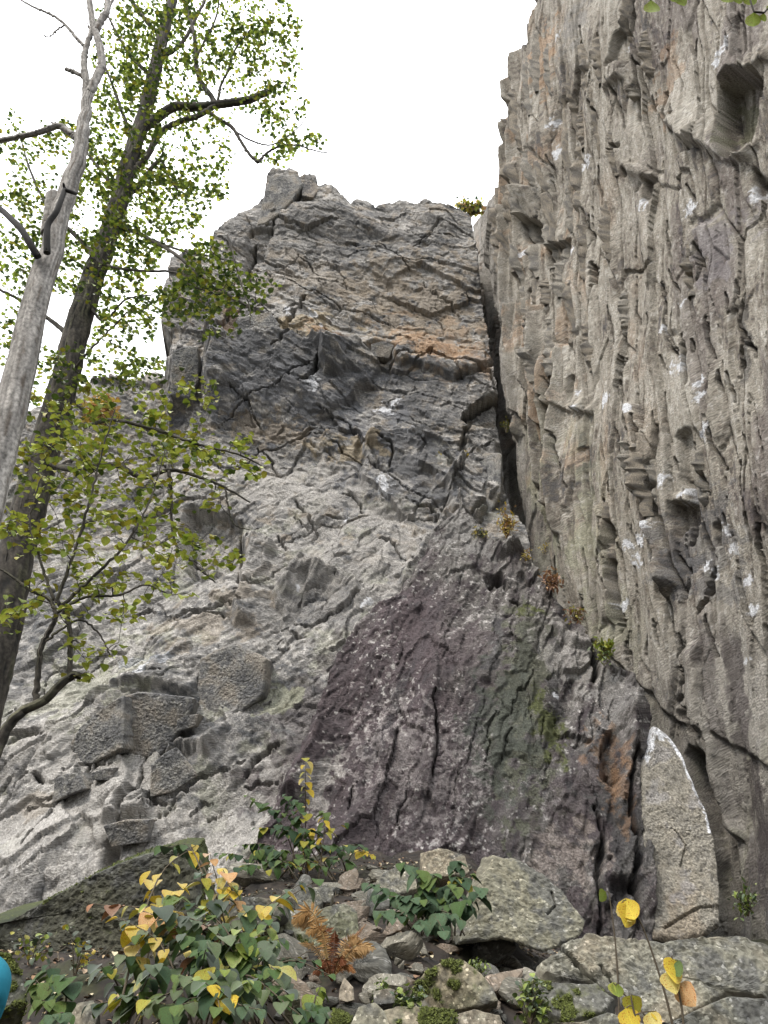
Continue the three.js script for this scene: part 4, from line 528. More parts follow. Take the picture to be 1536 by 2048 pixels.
const LM = { g: leafM([.055, .115, .028], .2), g2: leafM([.1, .17, .035], .3), d: leafM([.03, .07, .03], .15), b: leafM([.065, .12, .06], .15), l: leafM([.5, .6, .1], .6), l2: leafM([.3, .42, .06], .58), y: leafM([.68, .54, .05], .35), y2: leafM([.7, .62, .2], .35), yg: leafM([.42, .42, .05], .4), o: leafM([.56, .36, .17], .25), br: leafM([.32, .17, .09], .15) };
const whiteLeaf = new THREE.MeshPhysicalMaterial({ map: VEIN, color: 0xffffff, roughness: .6, transmission: .5, thickness: 0, side: THREE.DoubleSide });
const barkMat = new THREE.MeshStandardMaterial({ vertexColors: true, map: GRAIN, roughness: .92, side: THREE.DoubleSide });
const stemMat = new THREE.MeshStandardMaterial({ color: new THREE.Color().setRGB(.07, .055, .035), roughness: .85 }), twigMat = new THREE.MeshStandardMaterial({ color: new THREE.Color().setRGB(.04, .034, .028), roughness: .9 });
// a tapered tube through points; rough: (angle, along) -> radius factor; paint: (angle, along) -> colour
function tube(P, R, seg = 8, rough, paint, cap = true) {
  const n = P.length, pos = [], col = [], uv = [], ix = []; let N = null, L = 0;
  for (let i = 0; i < n; i++) {
    const T = P[Math.min(i + 1, n - 1)].clone().sub(P[Math.max(i - 1, 0)]).normalize(); if (!N) N = (Math.abs(T.y) < .9 ? V3(0, 1, 0) : V3(1, 0, 0)).cross(T).normalize(); else N.addScaledVector(T, -N.dot(T)).normalize(); const B = T.clone().cross(N); if (i) L += P[i].distanceTo(P[i - 1]);
    for (let k = 0; k <= seg; k++) { const a = k / seg * Math.PI * 2, r = R[i] * (rough ? rough(a, L) : 1); pos.push(P[i].x + (N.x * Math.cos(a) + B.x * Math.sin(a)) * r, P[i].y + (N.y * Math.cos(a) + B.y * Math.sin(a)) * r, P[i].z + (N.z * Math.cos(a) + B.z * Math.sin(a)) * r); uv.push(a * R[0] * .9, L * .9); if (paint) col.push(...paint(a, L)); }
  }
  for (let i = 0; i < n - 1; i++) for (let k = 0; k < seg; k++) { const a = i * (seg + 1) + k, b = a + seg + 1; ix.push(a, a + 1, b, a + 1, b + 1, b); }
  if (cap) for (const [o, f] of [[0, 1], [(n - 1) * (seg + 1), 0]]) for (let k = 1; k < seg - 1; k++) f ? ix.push(o, o + k + 1, o + k) : ix.push(o, o + k, o + k + 1);
  const g = new THREE.BufferGeometry(); g.setAttribute('position', new THREE.Float32BufferAttribute(pos, 3)); g.setAttribute('uv', new THREE.Float32BufferAttribute(uv, 2)); if (paint) g.setAttribute('color', new THREE.Float32BufferAttribute(col, 3)); g.setIndex(ix); g.computeVertexNormals(); return g;
}
function smoothPath(P, n) { const c = new THREE.CatmullRomCurve3(P, false, 'centripetal'); return [...Array(n + 1).keys()].map((i) => c.getPoint(i / n)); }
function localize(g, o) { g.translate(-o.x, -o.y, -o.z); return g; }

// a woody tree grown from traced limbs; twigs reach for points spread in its crown
function Tree(name, label, foot, bark, opt = {}) {
  const T = thing(name, label, 'tree', foot), nodes = [], twigs = [], r = rng(opt.seed ?? 5), leaves = [];
  const limb = (part, px, r0, r1, seg = 12, jit = .012) => { // px: [x, y, d, ...]
    const P = []; for (let i = 0; i < px.length; i += 3) P.push(at(px[i], px[i + 1], px[i + 2])); const n = part === 'trunk' ? P.length * 28 : Math.max(6, P.length * 8), Q = smoothPath(P, n), R = Q.map((q, i) => mix(r0, r1, i / n)); const len = nodes.length;
    Q.forEach((q, i) => { if (i > 1) { const w = part === 'trunk' ? .06 : .9; q.x += jit * P2(i * w, len); q.z += jit * P2(i * w, len + 9); } nodes.push([q, R[i]]); });
    mesh(part, localize(tube(Q, R, seg, bark.rough?.(r0), bark.paint(len)), foot), barkMat, T); return Q;
  };
  const grow = (to, size) => { // a twig from the nearest limb to a point, bent upwards
    let best = 1e9, from; for (const q of nodes) { const d = q[0].distanceToSquared(to) + (q[0].y > to.y ? .15 * (q[0].y - to.y) : 0); if (d < best) { best = d; from = q; } }
    const a = from[0], L = a.distanceTo(to); if (L < .03) return null; const m = a.clone().lerp(to, .5).add(V3((r() - .5) * .25 * L, (r() - .2) * .22 * L, (r() - .5) * .25 * L)), Q = smoothPath([a, m, to], Math.min(7, 3 + Math.floor(L * 5))), r0 = Math.min(from[1] * .6, .003 + .011 * L);
    const R = Q.map((q, i) => mix(r0, .0022, i / (Q.length - 1)) * (opt.thick ?? 1)); Q.forEach((q, i) => { if (i) nodes.push([q, R[i]]); }); twigs.push(tube(Q, R, 4, null, null, false)); return Q;
  };
  return { T, limb, grow, nodes, twigs, leaves, foot, r };
}
function crown(t, ell, size, cols, near, dens = 1) { // ell: px, py, rx, ry, leaves, distance
  const r = t.r, targets = [];
  for (const [cx, cy, rx, ry, n, d, sd = .5] of ell) for (let i = 0; i < n * dens / 4; i++) { const a = r() * 6.283, k = Math.sqrt(r()); targets.push(at(cx + rx * k * Math.cos(a), cy + ry * k * Math.sin(a), d + (r() - .5) * 2 * sd)); }
  const dist = (p) => { let b = 1e9; for (const q of t.nodes) b = Math.min(b, q[0].distanceToSquared(p)); return b; }; targets.sort((a, b) => a._d - b._d || 0); const keyed = targets.map((p) => [dist(p), p]).sort((a, b) => a[0] - b[0]);
  for (const [, p] of keyed) { const Q = t.grow(p); if (!Q) continue; const k = 3 + Math.floor(r() * 3); for (let i = 0; i < k; i++) { const u = 1 - .75 * Math.pow(i / k, 1.2), f = u * (Q.length - 1), j = Math.min(Math.floor(f), Q.length - 2), q = Q[j].clone().lerp(Q[j + 1], f - j); t.leaves.push([q.add(V3((r() - .5) * .09, (r() - .6) * .07, (r() - .5) * .09)), size * (.65 + .6 * r()), cols[Math.floor(r() * cols.length)], near]); } }
}
function finishTree(t, leafName = 'leaf', geos = ROUND) {
  if (t.twigs.length) { const m = mesh('twigs', localize(mergeGeometries(t.twigs), t.foot), twigMat, t.T); m.userData.kind = 'stuff'; }
  const r = t.r, eye = V3(0, EYE, 0), M = new THREE.Matrix4(), Q = new THREE.Quaternion(), E = new THREE.Euler(), C = new THREE.Color(); t.leaves.sort((a, b) => a[0].distanceTo(eye) / a[1] - b[0].distanceTo(eye) / b[1]);
  const pose = (p, s) => { E.set(-.5 - 1.3 * r() - (r() < .4 ? .8 : 0), r() * 6.283, (r() - .5) * .9, 'YXZ'); Q.setFromEuler(E); return M.compose(p.clone().sub(t.foot), Q, V3(s, s, s)); };
  const parts = Math.min(300, t.leaves.filter((l) => l[3]).length), rest = t.leaves.slice(parts);
  t.leaves.slice(0, parts).forEach(([p, s, c], i) => { const o = mesh(leafName, geos[i % geos.length], LM[c] ?? LM.l, t.T); pose(p, s).decompose(o.position, o.quaternion, o.scale); });
  if (rest.length) { const im = new THREE.InstancedMesh(geos[0], whiteLeaf, rest.length); rest.forEach(([p, s, c], i) => { im.setMatrixAt(i, pose(p, s)); const k = .75 + .5 * r(); im.setColorAt(i, C.copy((LM[c] ?? LM.l).color).multiplyScalar(k)); }); im.name = 'foliage'; im.userData.kind = 'stuff'; t.T.add(im); }
}
// --- the bare dead tree
{
  const bark = { rough: (r0) => (a, L) => 1 + .06 * fbm(Math.cos(a) * 1.2 + L * 1.5, Math.sin(a) * 1.2 + 5, 3) + .03 * P2(a * 5, L * 2), paint: (k) => (a, L) => { const n = fbm(Math.cos(a) * 3 + k, Math.sin(a) * 3 + L * .8, 4, .6), f = fbm(a * 7, L * 1.3 + k, 4, .65), s = sst(.45, .7, fbm(a * 4, L * 5 + k, 3)); return [.3, .285, .265].map((b, i) => clamp(mix(b * (1 + .5 * n + .55 * f), [.1, .075, .055][i], s * .8 + .4 * sst(.3, .6, -f)), .03, .6)); } };
  const foot = V3(-2.35, .1, -3.5), D = 3.5, t = Tree('dead_tree', 'bare grey dead tree without bark, forked at the top, on the left', foot, bark, { seed: 31 });
  t.limb('trunk', [-240, 1800, 3.5, -150, 1420, D, -60, 1120, D, -12, 940, D, 27, 800, D, 58, 660, D, 83, 560, D, 104, 500, D, 120, 430, D, 140, 370, D, 158, 310, D, 166, 262, D, 171, 220, D, 178, 185, D], .11, .036, 40);
  t.limb('branch', [178, 188, D, 196, 150, D, 204, 130, D, 196, 80, D, 186, 50, D, 180, 10, D, 172, -40, D], .036, .024, 14); t.limb('branch', [192, 62, D, 203, 40, D, 213, 25, D, 215, 0, D, 214, -40, D], .03, .022, 10); t.limb('branch', [205, 30, D, 218, 14, D, 234, -20, D], .016, .01, 8);
  t.limb('branch', [172, 195, D, 172, 160, D, 168, 130, D, 171, 100, D, 182, 65, D, 184, 52, D], .03, .018, 12); t.limb('branch', [168, 92, D, 152, 75, D, 138, 58, D, 122, 42, D, 100, 28, D, 76, 18, D, 56, 8, D, 36, -4, D], .015, .007, 8); t.limb('twig', [128, 51, D, 114, 60, D, 104, 70, D, 94, 74, D, 87, 69, D], .008, .004, 6);
  t.limb('stub', [184, 168, D, 172, 158, D, 152, 146, D, 132, 138, D], .018, .016, 9); t.limb('branch', [156, 278, D, 140, 266, D, 116, 252, D, 92, 260, D, 66, 268, D, 36, 274, D, -20, 286, D, -60, 300, D], .026, .018, 10); t.limb('stub', [118, 252, D, 112, 248, D, 103, 245, D], .01, .006, 7); t.limb('stub', [184, 60, D, 178, 56, D, 175, 46, D], .012, .004, 7);
  t.limb('stub', [100, 470, D, 104, 430, D, 108, 392, D], .06, .05, 14);
  const darkB = { paint: () => (a, L) => { const q = .014 + .006 * P2(a * 3, L * 9); return [q, q * .9, q * .85]; } }; const l2 = t.limb;
  for (const [part, px, r0, r1] of [['branch', [76, 514, D - .12, 62, 490, D - .15, 45, 462, D - .15, 24, 440, D - .1, 0, 418, D, -40, 390, D], .024, .02], ['branch', [94, 506, D - .14, 94, 470, D - .16, 96, 448, D - .16, 112, 425, D - .16, 122, 400, D - .14, 130, 378, D - .1], .022, .016], ['branch', [130, 380, D - .12, 142, 384, D - .1, 152, 387, D - .05], .014, .012], ['stub', [129, 380, D - .1, 128, 372, D - .12, 127, 366, D - .14], .012, .006]]) { const P = []; for (let i = 0; i < px.length; i += 3) P.push(at(px[i], px[i + 1], px[i + 2])); const n = 16, Q = smoothPath(P, n); mesh(part, localize(tube(Q, Q.map((q, i) => mix(r0, r1, i / n) * (1 + .2 * P2(i, 4))), 9, null, darkB.paint()), foot), barkMat, t.T); }
  finishTree(t);
}
// --- the leafy alder
const alderBark = { rough: (r0) => (a, L) => 1 + (r0 > .05 ? .09 : .03) * fbm(a * 7 + .5 * P2(L * 3, 2), L * 4.5, 3, .6), paint: (k) => (a, L) => { const f = fbm(a * 7 + .5 * P2(L * 3, 2), L * 4.5, 4, .65), g = sst(.2, .5, fbm(a * 2 + 9, L * 2 + k, 3)); return [.055, .048, .04].map((b, i) => clamp(mix(b, [.1, .1, .06][i], g * .6) * (1 + 1.3 * f), .012, .3)); } };
{
  const foot = V3(-2.95, .6, -5.5), D = 5.5, t = Tree('leafy_tree', 'tall dark trunked tree with thin green leaves rising on the left', foot, alderBark, { seed: 57 });
  t.limb('trunk', [-190, 2000, D, -120, 1740, D, -50, 1460, D, 0, 1270, D, 26, 1140, D, 62, 1000, D, 104, 850, D, 132, 750, D, 157, 650, D, 178, 580, D, 206, 500, D, 240, 400, D, 262, 310, D, 282, 250, D, 308, 150, D, 328, 60, D, 350, -20, D, 380, -140, D], .165, .06, 44);
  t.limb('branch', [284, 258, D, 312, 238, D, 350, 213, D, 390, 214, D, 425, 210, D, 465, 205, D, 500, 199, D, 520, 190, D - .1, 536, 184, D - .1], .058, .04, 12); t.limb('branch', [262, 345, D, 290, 318, D, 325, 262, D, 360, 243, D, 395, 232, D, 430, 212, D], .036, .032, 10);
  t.limb('branch', [430, 210, D, 424, 195, D, 400, 160, D, 392, 120, D, 390, 80, D, 378, 30, D, 360, -30, D], .034, .022, 10); t.limb('branch', [436, 200, D, 442, 170, D, 456, 142, D, 470, 100, D, 500, 60, D], .018, .01, 8); t.limb('branch', [390, 120, D, 410, 80, D, 430, 40, D, 440, -10, D], .018, .01, 8);
  t.limb('branch', [416, 222, D, 440, 240, D, 462, 252, D, 480, 280, D, 500, 310, D, 516, 325, D], .022, .018, 8); t.limb('branch', [516, 325, D, 535, 305, D, 560, 293, D, 590, 290, D, 625, 300, D, 655, 306, D], .016, .006, 8); t.limb('branch', [470, 262, D, 500, 280, D, 540, 290, D, 580, 270, D, 610, 240, D], .012, .005, 7); t.limb('branch', [536, 186, D, 560, 165, D, 585, 170, D], .012, .005, 7);
  t.limb('branch', [240, 400, D, 270, 380, D, 320, 320, D, 335, 350, D, 355, 380, D], .03, .012, 9); t.limb('branch', [320, 70, D, 300, 50, D, 275, 20, D, 255, -20, D], .03, .02, 9); t.limb('branch', [300, 150, D, 260, 110, D, 230, 60, D, 215, 30, D], .028, .012, 9); t.limb('branch', [270, 285, D, 250, 240, D, 225, 170, D, 205, 120, D], .028, .01, 9); t.limb('branch', [318, 120, D, 360, 90, D, 400, 20, D, 430, -40, D], .03, .015, 9);
  t.limb('branch', [225, 455, D, 265, 462, D, 310, 485, D - .2, 350, 508, D - .4, 395, 545, D - .5, 435, 575, D - .6, 490, 610, D - .7], .026, .01, 9); t.limb('branch', [310, 482, D - .2, 360, 500, D - .4, 410, 510, D - .5, 450, 520, D - .6], .014, .006, 7); t.limb('branch', [172, 500, D - .1, 200, 525, D - .2, 240, 537, D - .3, 290, 542, D - .4, 350, 545, D - .5, 380, 570, D - .6, 440, 590, D - .6], .018, .007, 8); t.limb('branch', [455, 470, D - .5, 480, 560, D - .6, 500, 620, D - .7, 500, 650, D - .7], .01, .004, 7);
  t.limb('branch', [200, 520, D, 150, 470, D + .2, 100, 420, D + .3, 60, 340, D + .4, 40, 270, D + .5], .03, .008, 9); t.limb('branch', [150, 680, D, 100, 640, D + .2, 40, 600, D + .4, -40, 560, D + .5], .028, .012, 9); t.limb('branch', [240, 395, D, 200, 340, D + .2, 160, 290, D + .4, 110, 250, D + .5], .026, .008, 9); t.limb('branch', [170, 600, D, 210, 640, D - .1, 250, 600, D - .2, 300, 590, D - .3], .016, .006, 8); t.limb('branch', [130, 760, D, 180, 700, D - .1, 240, 640, D - .1, 280, 600, D - .1], .014, .006, 8);
  const U = ['l2', 'l', 'g2', 'l2', 'l2', 'g', 'g2', 'l2', 'g2', 'yg', 'l2', 'g2'];
  crown(t, [[420, 50, 190, 80, 640, D], [330, 120, 110, 120, 560, D], [520, 120, 80, 110, 300, D], [560, 225, 60, 60, 110, D], [600, 285, 50, 24, 60, D], [550, 318, 40, 14, 26, D], [380, 300, 80, 100, 250, D], [250, 290, 80, 160, 700, D], [300, 420, 110, 90, 480, D], [410, 370, 50, 50, 80, D], [120, 350, 110, 100, 300, D], [50, 480, 80, 120, 330, D], [190, 520, 130, 80, 460, D], [420, 540, 60, 60, 190, D - .5, .3], [430, 590, 110, 45, 140, D - .5, .3], [360, 610, 70, 40, 90, D - .3], [515, 570, 36, 22, 26, D - .6, .2], [15, 260, 40, 50, 40, D + .3], [120, 265, 60, 30, 60, D + .3], [250, 640, 70, 60, 180, D - .1], [200, 735, 110, 50, 170, D - .1], [285, 745, 50, 40, 60, D - .1], [30, 690, 60, 90, 160, D], [240, 80, 60, 90, 200, D], [430, 640, 50, 40, 40, D - .6, .3]], .046, U, false, 2.4);
  const W2 = 4.7;
  t.limb('branch', [96, 930, D, 150, 938, D - .3, 200, 932, W2 + .2, 240, 932, W2, 285, 955, W2, 340, 940, W2, 400, 955, W2, 450, 975, W2, 500, 1005, W2], .03, .006, 9); t.limb('branch', [338, 942, W2, 342, 990, W2, 345, 1060, W2, 352, 1090, W2, 385, 1125, W2, 430, 1165, W2], .014, .005, 7); t.limb('branch', [110, 830, D, 170, 850, D - .4, 230, 840, W2, 310, 860, W2, 400, 890, W2, 480, 910, W2, 530, 935, W2], .02, .005, 8); t.limb('branch', [450, 975, W2, 458, 1020, W2, 470, 1050, W2, 500, 1060, W2], .008, .004, 6);
  crown(t, [[110, 790, 90, 50, 110, D - .3, .4], [200, 830, 120, 45, 170, W2, .4], [350, 800, 80, 45, 70, W2, .3], [280, 890, 170, 45, 230, W2, .4], [420, 900, 90, 45, 120, W2, .3], [500, 930, 45, 24, 40, W2, .3], [110, 940, 100, 70, 180, W2, .4], [250, 1000, 130, 60, 170, W2, .4], [390, 980, 70, 50, 60, W2, .3], [340, 1090, 60, 50, 60, W2, .3], [430, 1110, 50, 40, 50, W2, .3], [400, 770, 40, 26, 26, W2, .3]], .054, ['l', 'l', 'l', 'l2', 'l2', 'yg', 'g2'], true, 1.15);
  finishTree(t);
}
// --- the young tree that leans in from the lower left
{
  const D = 4.1, foot = at(-160, 1900, D), t = Tree('young_tree', 'thin dark sapling leaning in from the left with pale green leaves', foot, alderBark, { seed: 77 });
  t.limb('trunk', [-160, 1900, D, -80, 1680, D, -10, 1510, D, 18, 1450, D, 50, 1420, D, 90, 1400, D, 120, 1370, D, 148, 1350, D, 162, 1353, D], .034, .02, 12); t.limb('branch', [140, 1358, D, 140, 1300, D, 138, 1250, D, 124, 1215, D, 112, 1200, D], .016, .012, 9); t.limb('branch', [70, 1412, D, 76, 1350, D, 84, 1290, D, 108, 1245, D, 112, 1230, D], .018, .014, 9);
  t.limb('branch', [112, 1230, D, 100, 1200, D, 60, 1180, D, 20, 1150, D, -30, 1120, D], .013, .006, 8); t.limb('branch', [112, 1205, D, 150, 1100, D, 180, 1000, D, 205, 900, D, 230, 820, D], .012, .004, 8); t.limb('branch', [120, 1215, D, 190, 1150, D, 250, 1090, D, 300, 1000, D, 330, 900, D], .012, .004, 8); t.limb('branch', [115, 1225, D, 170, 1195, D, 240, 1190, D, 290, 1170, D, 340, 1190, D], .01, .004, 8); t.limb('branch', [84, 1290, D, 120, 1260, D, 160, 1240, D, 200, 1270, D, 220, 1310, D], .009, .004, 8); t.limb('branch', [108, 1200, D, 80, 1120, D, 60, 1040, D, 80, 960, D], .01, .004, 8);
  crown(t, [[60, 1050, 60, 70, 90, D, .3], [180, 1090, 120, 70, 150, D, .3], [330, 1100, 70, 50, 50, D, .3], [120, 1190, 110, 45, 90, D, .3], [250, 1190, 60, 50, 60, D, .3], [190, 1290, 50, 30, 36, D, .2], [330, 1180, 60, 26, 26, D, .2], [30, 1230, 40, 40, 34, D, .2], [240, 980, 80, 60, 70, D, .3], [110, 900, 80, 70, 90, D, .3], [160, 1345, 40, 18, 12, D, .2]], .05, ['l', 'l', 'l', 'l2', 'l2', 'yg'], true, 1.1);
  finishTree(t);
}
// --- the twig that hangs into the top right corner
{
  const D = 1.3, foot = at(1640, -240, D), t = Tree('overhanging_branch', 'few green round leaves hanging in at the top right corner', foot, alderBark, { seed: 99, thick: 1.6 });
  t.T.userData.category = 'branch'; t.limb('branch', [1700, -200, D, 1580, -90, D, 1460, -44, D, 1340, -36, D, 1270, -30, D], .014, .004, 8);
  const r = rng(3); for (const [x, y, s] of [[1302, 0, .062], [1350, -22, .05], [1362, -18, .055], [1458, -20, .055], [1478, -20, .05], [1500, -16, .052], [1508, 24, .055], [1528, 26, .03], [1545, 6, .05], [1520, -30, .05]]) { const p = at(x, y, D); t.grow(p); const o = mesh('leaf', ROUND[Math.floor(r() * 4)], LM.l2, t.T); o.position.copy(p.sub(foot)); o.scale.setScalar(s); o.rotation.set(Math.PI + .55 + .3 * (r() - .5), .5 * (r() - .5), .3 * (r() - .5)); }
  finishTree(t);
}

// ===== bushes =====
function bush(name, label, cat, base, stems, opt) { // base: px, py, d; stems: [px, py, d, leaves, colours]
  const foot = at(...base), B = thing(name, label, cat, foot, opt.group), rest = [], total = { n: 0 }, r = rng(opt.seed ?? 1), geos = opt.geos ?? HAZEL, E = new THREE.Euler();
  for (const [px, py, d, n0, cols] of stems) {
    const n = Math.round(n0 * (opt.more ?? 1));
    const from = foot.clone().add(V3((r() - .5) * (opt.spread ?? .3), 0, (r() - .5) * (opt.spread ?? .3))), to = at(px, py, d), L = from.distanceTo(to), mid = from.clone().lerp(to, .5).add(V3((r() - .5) * .12 * L, .18 * L, (r() - .5) * .1 * L)), Q = smoothPath([from, mid, to], 10), R = Q.map((q, i) => mix(opt.r ?? .006, .0018, i / 10));
    mesh('stem', localize(tube(Q, R, 5), foot), stemMat, B);
    for (let i = 0; i < n; i++) { const u = 1 - (opt.run ?? .7) * i / n, f = u * 10, j = Math.min(9, Math.floor(f)), q = Q[j].clone().lerp(Q[j + 1], f - j), dir = Q[Math.min(j + 1, 10)].clone().sub(Q[j]), yaw = Math.atan2(dir.x / L * 6, dir.z / L * 6 + .5) + Math.PI, sd = i % 2 ? 1 : -1, s = opt.size * (.5 + .9 * r() * r() + .2 * r()) * (i === 0 ? .8 : 1);
      const gg = geos[Math.floor(r() * geos.length)], cc = cols[Math.floor(r() * cols.length)], o = total.n++ % (opt.skip ?? 99) === (opt.skip ?? 99) - 1 ? new THREE.Mesh(gg, LM[cc]) : mesh('leaf', gg, LM[cc], B); if (!o.parent) rest.push([o, cc]); o.position.copy(q.sub(foot)).add(V3(sd * .01, 0, 0)); o.scale.setScalar(s); E.set(-1.75 - .8 * r(), yaw + (i ? sd * (.5 + .7 * r()) : 0), (r() - .5) * .7, 'YXZ'); o.quaternion.setFromEuler(E); }
  }
  if (rest.length) { const im = new THREE.InstancedMesh(geos[1], whiteLeaf, rest.length), c = new THREE.Color(); rest.forEach(([o, cc], i) => { o.updateMatrix(); im.setMatrixAt(i, o.matrix); im.setColorAt(i, c.copy(LM[cc].color)); }); im.name = 'foliage'; im.userData.kind = 'stuff'; B.add(im); }
  return B;
}
const G1 = ['g', 'g2', 'd', 'b', 'g2', 'l2', 'g'], G2 = ['g', 'g2', 'g2', 'd', 'd', 'g', 'yg'], GYL = ['y', 'y2', 'yg', 'g2'], YY = ['y', 'yg', 'y2', 'g2'];
bush('hazel_bush', 'large leafy bush of green and yellow leaves in the left foreground', 'bush', [420, 2080, 4.0], [
  [188, 1808, 4.0, 6, ['y', 'y2', 'o', 'br', 'o']], [262, 1812, 4.0, 7, ['o', 'br', 'y2', 'yg']], [240, 1836, 3.9, 8, ['yg', 'g', 'g2', 'y']], [302, 1742, 4.4, 3, ['y']], [312, 1692, 5.2, 5, ['g', 'd']], [346, 1690, 5.2, 4, ['g', 'd']], [345, 1790, 4.0, 9, G1], [366, 1768, 4.1, 9, GYL], [392, 1690, 4.6, 4, ['yg', 'y']], [420, 1708, 4.4, 9, ['y2', 'y', 'o', 'y2']], [446, 1738, 4.3, 9, ['y2', 'y', 'yg', 'o']], [402, 1746, 4.2, 8, ['b', 'yg', 'g2']], [470, 1772, 4.3, 8, G1], [430, 1800, 4.0, 9, G1], [500, 1812, 4.2, 9, G1], [560, 1790, 4.4, 8, ['g', 'y2', 'g2']], [606, 1764, 4.4, 7, ['y2', 'y', 'g', 'd']], [636, 1758, 4.5, 4, ['b', 'g']], [540, 1840, 4.1, 10, G1], [566, 1876, 4.0, 10, G2], [520, 1896, 3.9, 10, G1], [480, 1860, 3.9, 11, G1], [300, 1810, 3.8, 10, G1], [330, 1840, 3.8, 11, ['b', 'g', 'g2', 'yg']], [280, 1870, 3.8, 10, ['g', 'yg', 'y2', 'g2', 'g']], [370, 1868, 3.7, 11, G1], [415, 1880, 3.6, 11, G1], [250, 1910, 3.8, 9, G2], [200, 1930, 3.9, 8, G2], [310, 1930, 3.6, 10, G2], [360, 1950, 3.5, 10, G1], [410, 1965, 3.4, 6, ['y', 'y', 'g']], [455, 1940, 3.5, 10, G1], [500, 1960, 3.5, 10, G1], [552, 1940, 3.7, 9, G2], [240, 1990, 3.6, 8, ['g', 'b', 'yg']], [300, 2000, 3.5, 9, G2], [360, 2010, 3.4, 9, G1], [440, 2015, 3.3, 9, G2], [520, 2020, 3.4, 9, G1], [580, 1990, 3.6, 8, G2], [180, 2010, 3.7, 7, G2], [600, 2030, 3.5, 8, G1]], { seed: 4, size: .086, spread: .9, run: .7, more: 1.5, skip: 2 });
bush('small_plant', 'little plant of dark green leaves right of the turquoise shoulder', 'plant', [112, 2070, 3.7], [[72, 1960, 3.7, 7, ['g2', 'g', 'b']], [100, 1930, 3.8, 8, ['g', 'd', 'g2']], [128, 1950, 3.7, 8, ['g', 'b', 'd']], [84, 2000, 3.6, 6, ['g2', 'g2']], [110, 2030, 3.5, 6, ['g', 'b']]], { seed: 5, size: .085, spread: .12 });
bush('hazel_bush', 'green bush with a tall yellow tipped shoot against the purple rock', 'bush', [590, 1765, 8.2], [
  [494, 1590, 8.2, 11, ['d', 'g', 'g2']], [528, 1612, 8.2, 12, ['g', 'd', 'g2']], [612, 1516, 8.3, 16, ['y', 'y2', 'yg', 'g2']], [572, 1588, 8.2, 13, ['g', 'b', 'd']], [596, 1600, 8.1, 12, ['g', 'b', 'yg']], [648, 1622, 8.2, 12, ['yg', 'y', 'g2']], [692, 1646, 8.0, 7, ['y', 'yg', 'g']], [560, 1650, 8.0, 12, G2], [620, 1660, 8.0, 12, G2], [480, 1690, 8.1, 11, ['g', 'g2', 'd']], [440, 1706, 8.0, 9, G2], [520, 1700, 7.9, 12, G2], [570, 1700, 7.8, 12, G2], [640, 1690, 7.9, 12, G2], [690, 1690, 7.8, 12, ['g', 'd', 'b', 'yg']], [730, 1696, 7.8, 9, ['g', 'd', 'b']], [748, 1712, 7.8, 7, ['yg', 'y', 'g']], [700, 1726, 7.7, 8, ['y', 'yg', 'y2', 'g']], [540, 1740, 7.6, 10, G2], [600, 1735, 7.6, 10, G2], [480, 1735, 7.6, 10, G2], [650, 1735, 7.6, 10, G2], [515, 1655, 8.1, 10, G2]], { seed: 6, size: .11, spread: 1.1, r: .008, run: .75 });
bush('hazel_bush', 'dark green bush with drooping leaves beside the tilted grey block', 'bush', [880, 1872, 5.3], [[738, 1766, 5.3, 9, ['d', 'b', 'g']], [758, 1790, 5.2, 8, ['d', 'b']], [806, 1726, 5.4, 10, ['b', 'd', 'g']], [835, 1735, 5.3, 10, ['b', 'd', 'g2']], [868, 1748, 5.3, 11, ['d', 'g', 'g2']], [912, 1722, 5.4, 11, ['d', 'g', 'd']], [905, 1770, 5.2, 11, ['d', 'g2', 'b']], [945, 1748, 5.3, 9, ['d', 'g2', 'yg']], [962, 1776, 5.2, 10, ['b', 'd', 'g2']], [938, 1800, 5.1, 10, ['d', 'g', 'b']], [900, 1830, 5.0, 9, ['d', 'b']], [850, 1800, 5.1, 10, ['g2', 'd', 'b']], [800, 1790, 5.2, 9, ['d', 'b', 'g2']], [760, 1822, 5.1, 8, ['b', 'g2']], [790, 1838, 5.0, 7, ['b', 'yg', 'd']], [840, 1850, 5.0, 8, ['b', 'd']], [888, 1862, 4.9, 5, ['b', 'd']], [925, 1840, 5.0, 7, ['g2', 'd', 'b']]], { seed: 7, size: .1, spread: .35, run: .7 });
bush('low_plant', 'low spray of grey green leaves in front of the fern', 'plant', [520, 1960, 4.2], [[660, 1950, 4.1, 5, ['b', 'g', 'd']], [630, 1922, 4.2, 6, ['b', 'd', 'g']], [600, 1915, 4.3, 5, ['b', 'yg']], [570, 1920, 4.2, 5, ['d', 'b']]], { seed: 8, size: .075, spread: .1, run: .8 });
bush('low_plant', 'low plant of bright and dark leaves beside the greenish grey stone', 'plant', [640, 2075, 3.9], [[640, 1975, 4.0, 4, ['l2', 'g2']], [625, 2005, 3.9, 5, ['b', 'g']], [600, 2020, 3.8, 6, ['b', 'd', 'g']], [650, 2015, 3.9, 4, ['b']], [610, 2044, 3.8, 4, ['b', 'g']]], { seed: 9, size: .075, spread: .1, run: .6 });
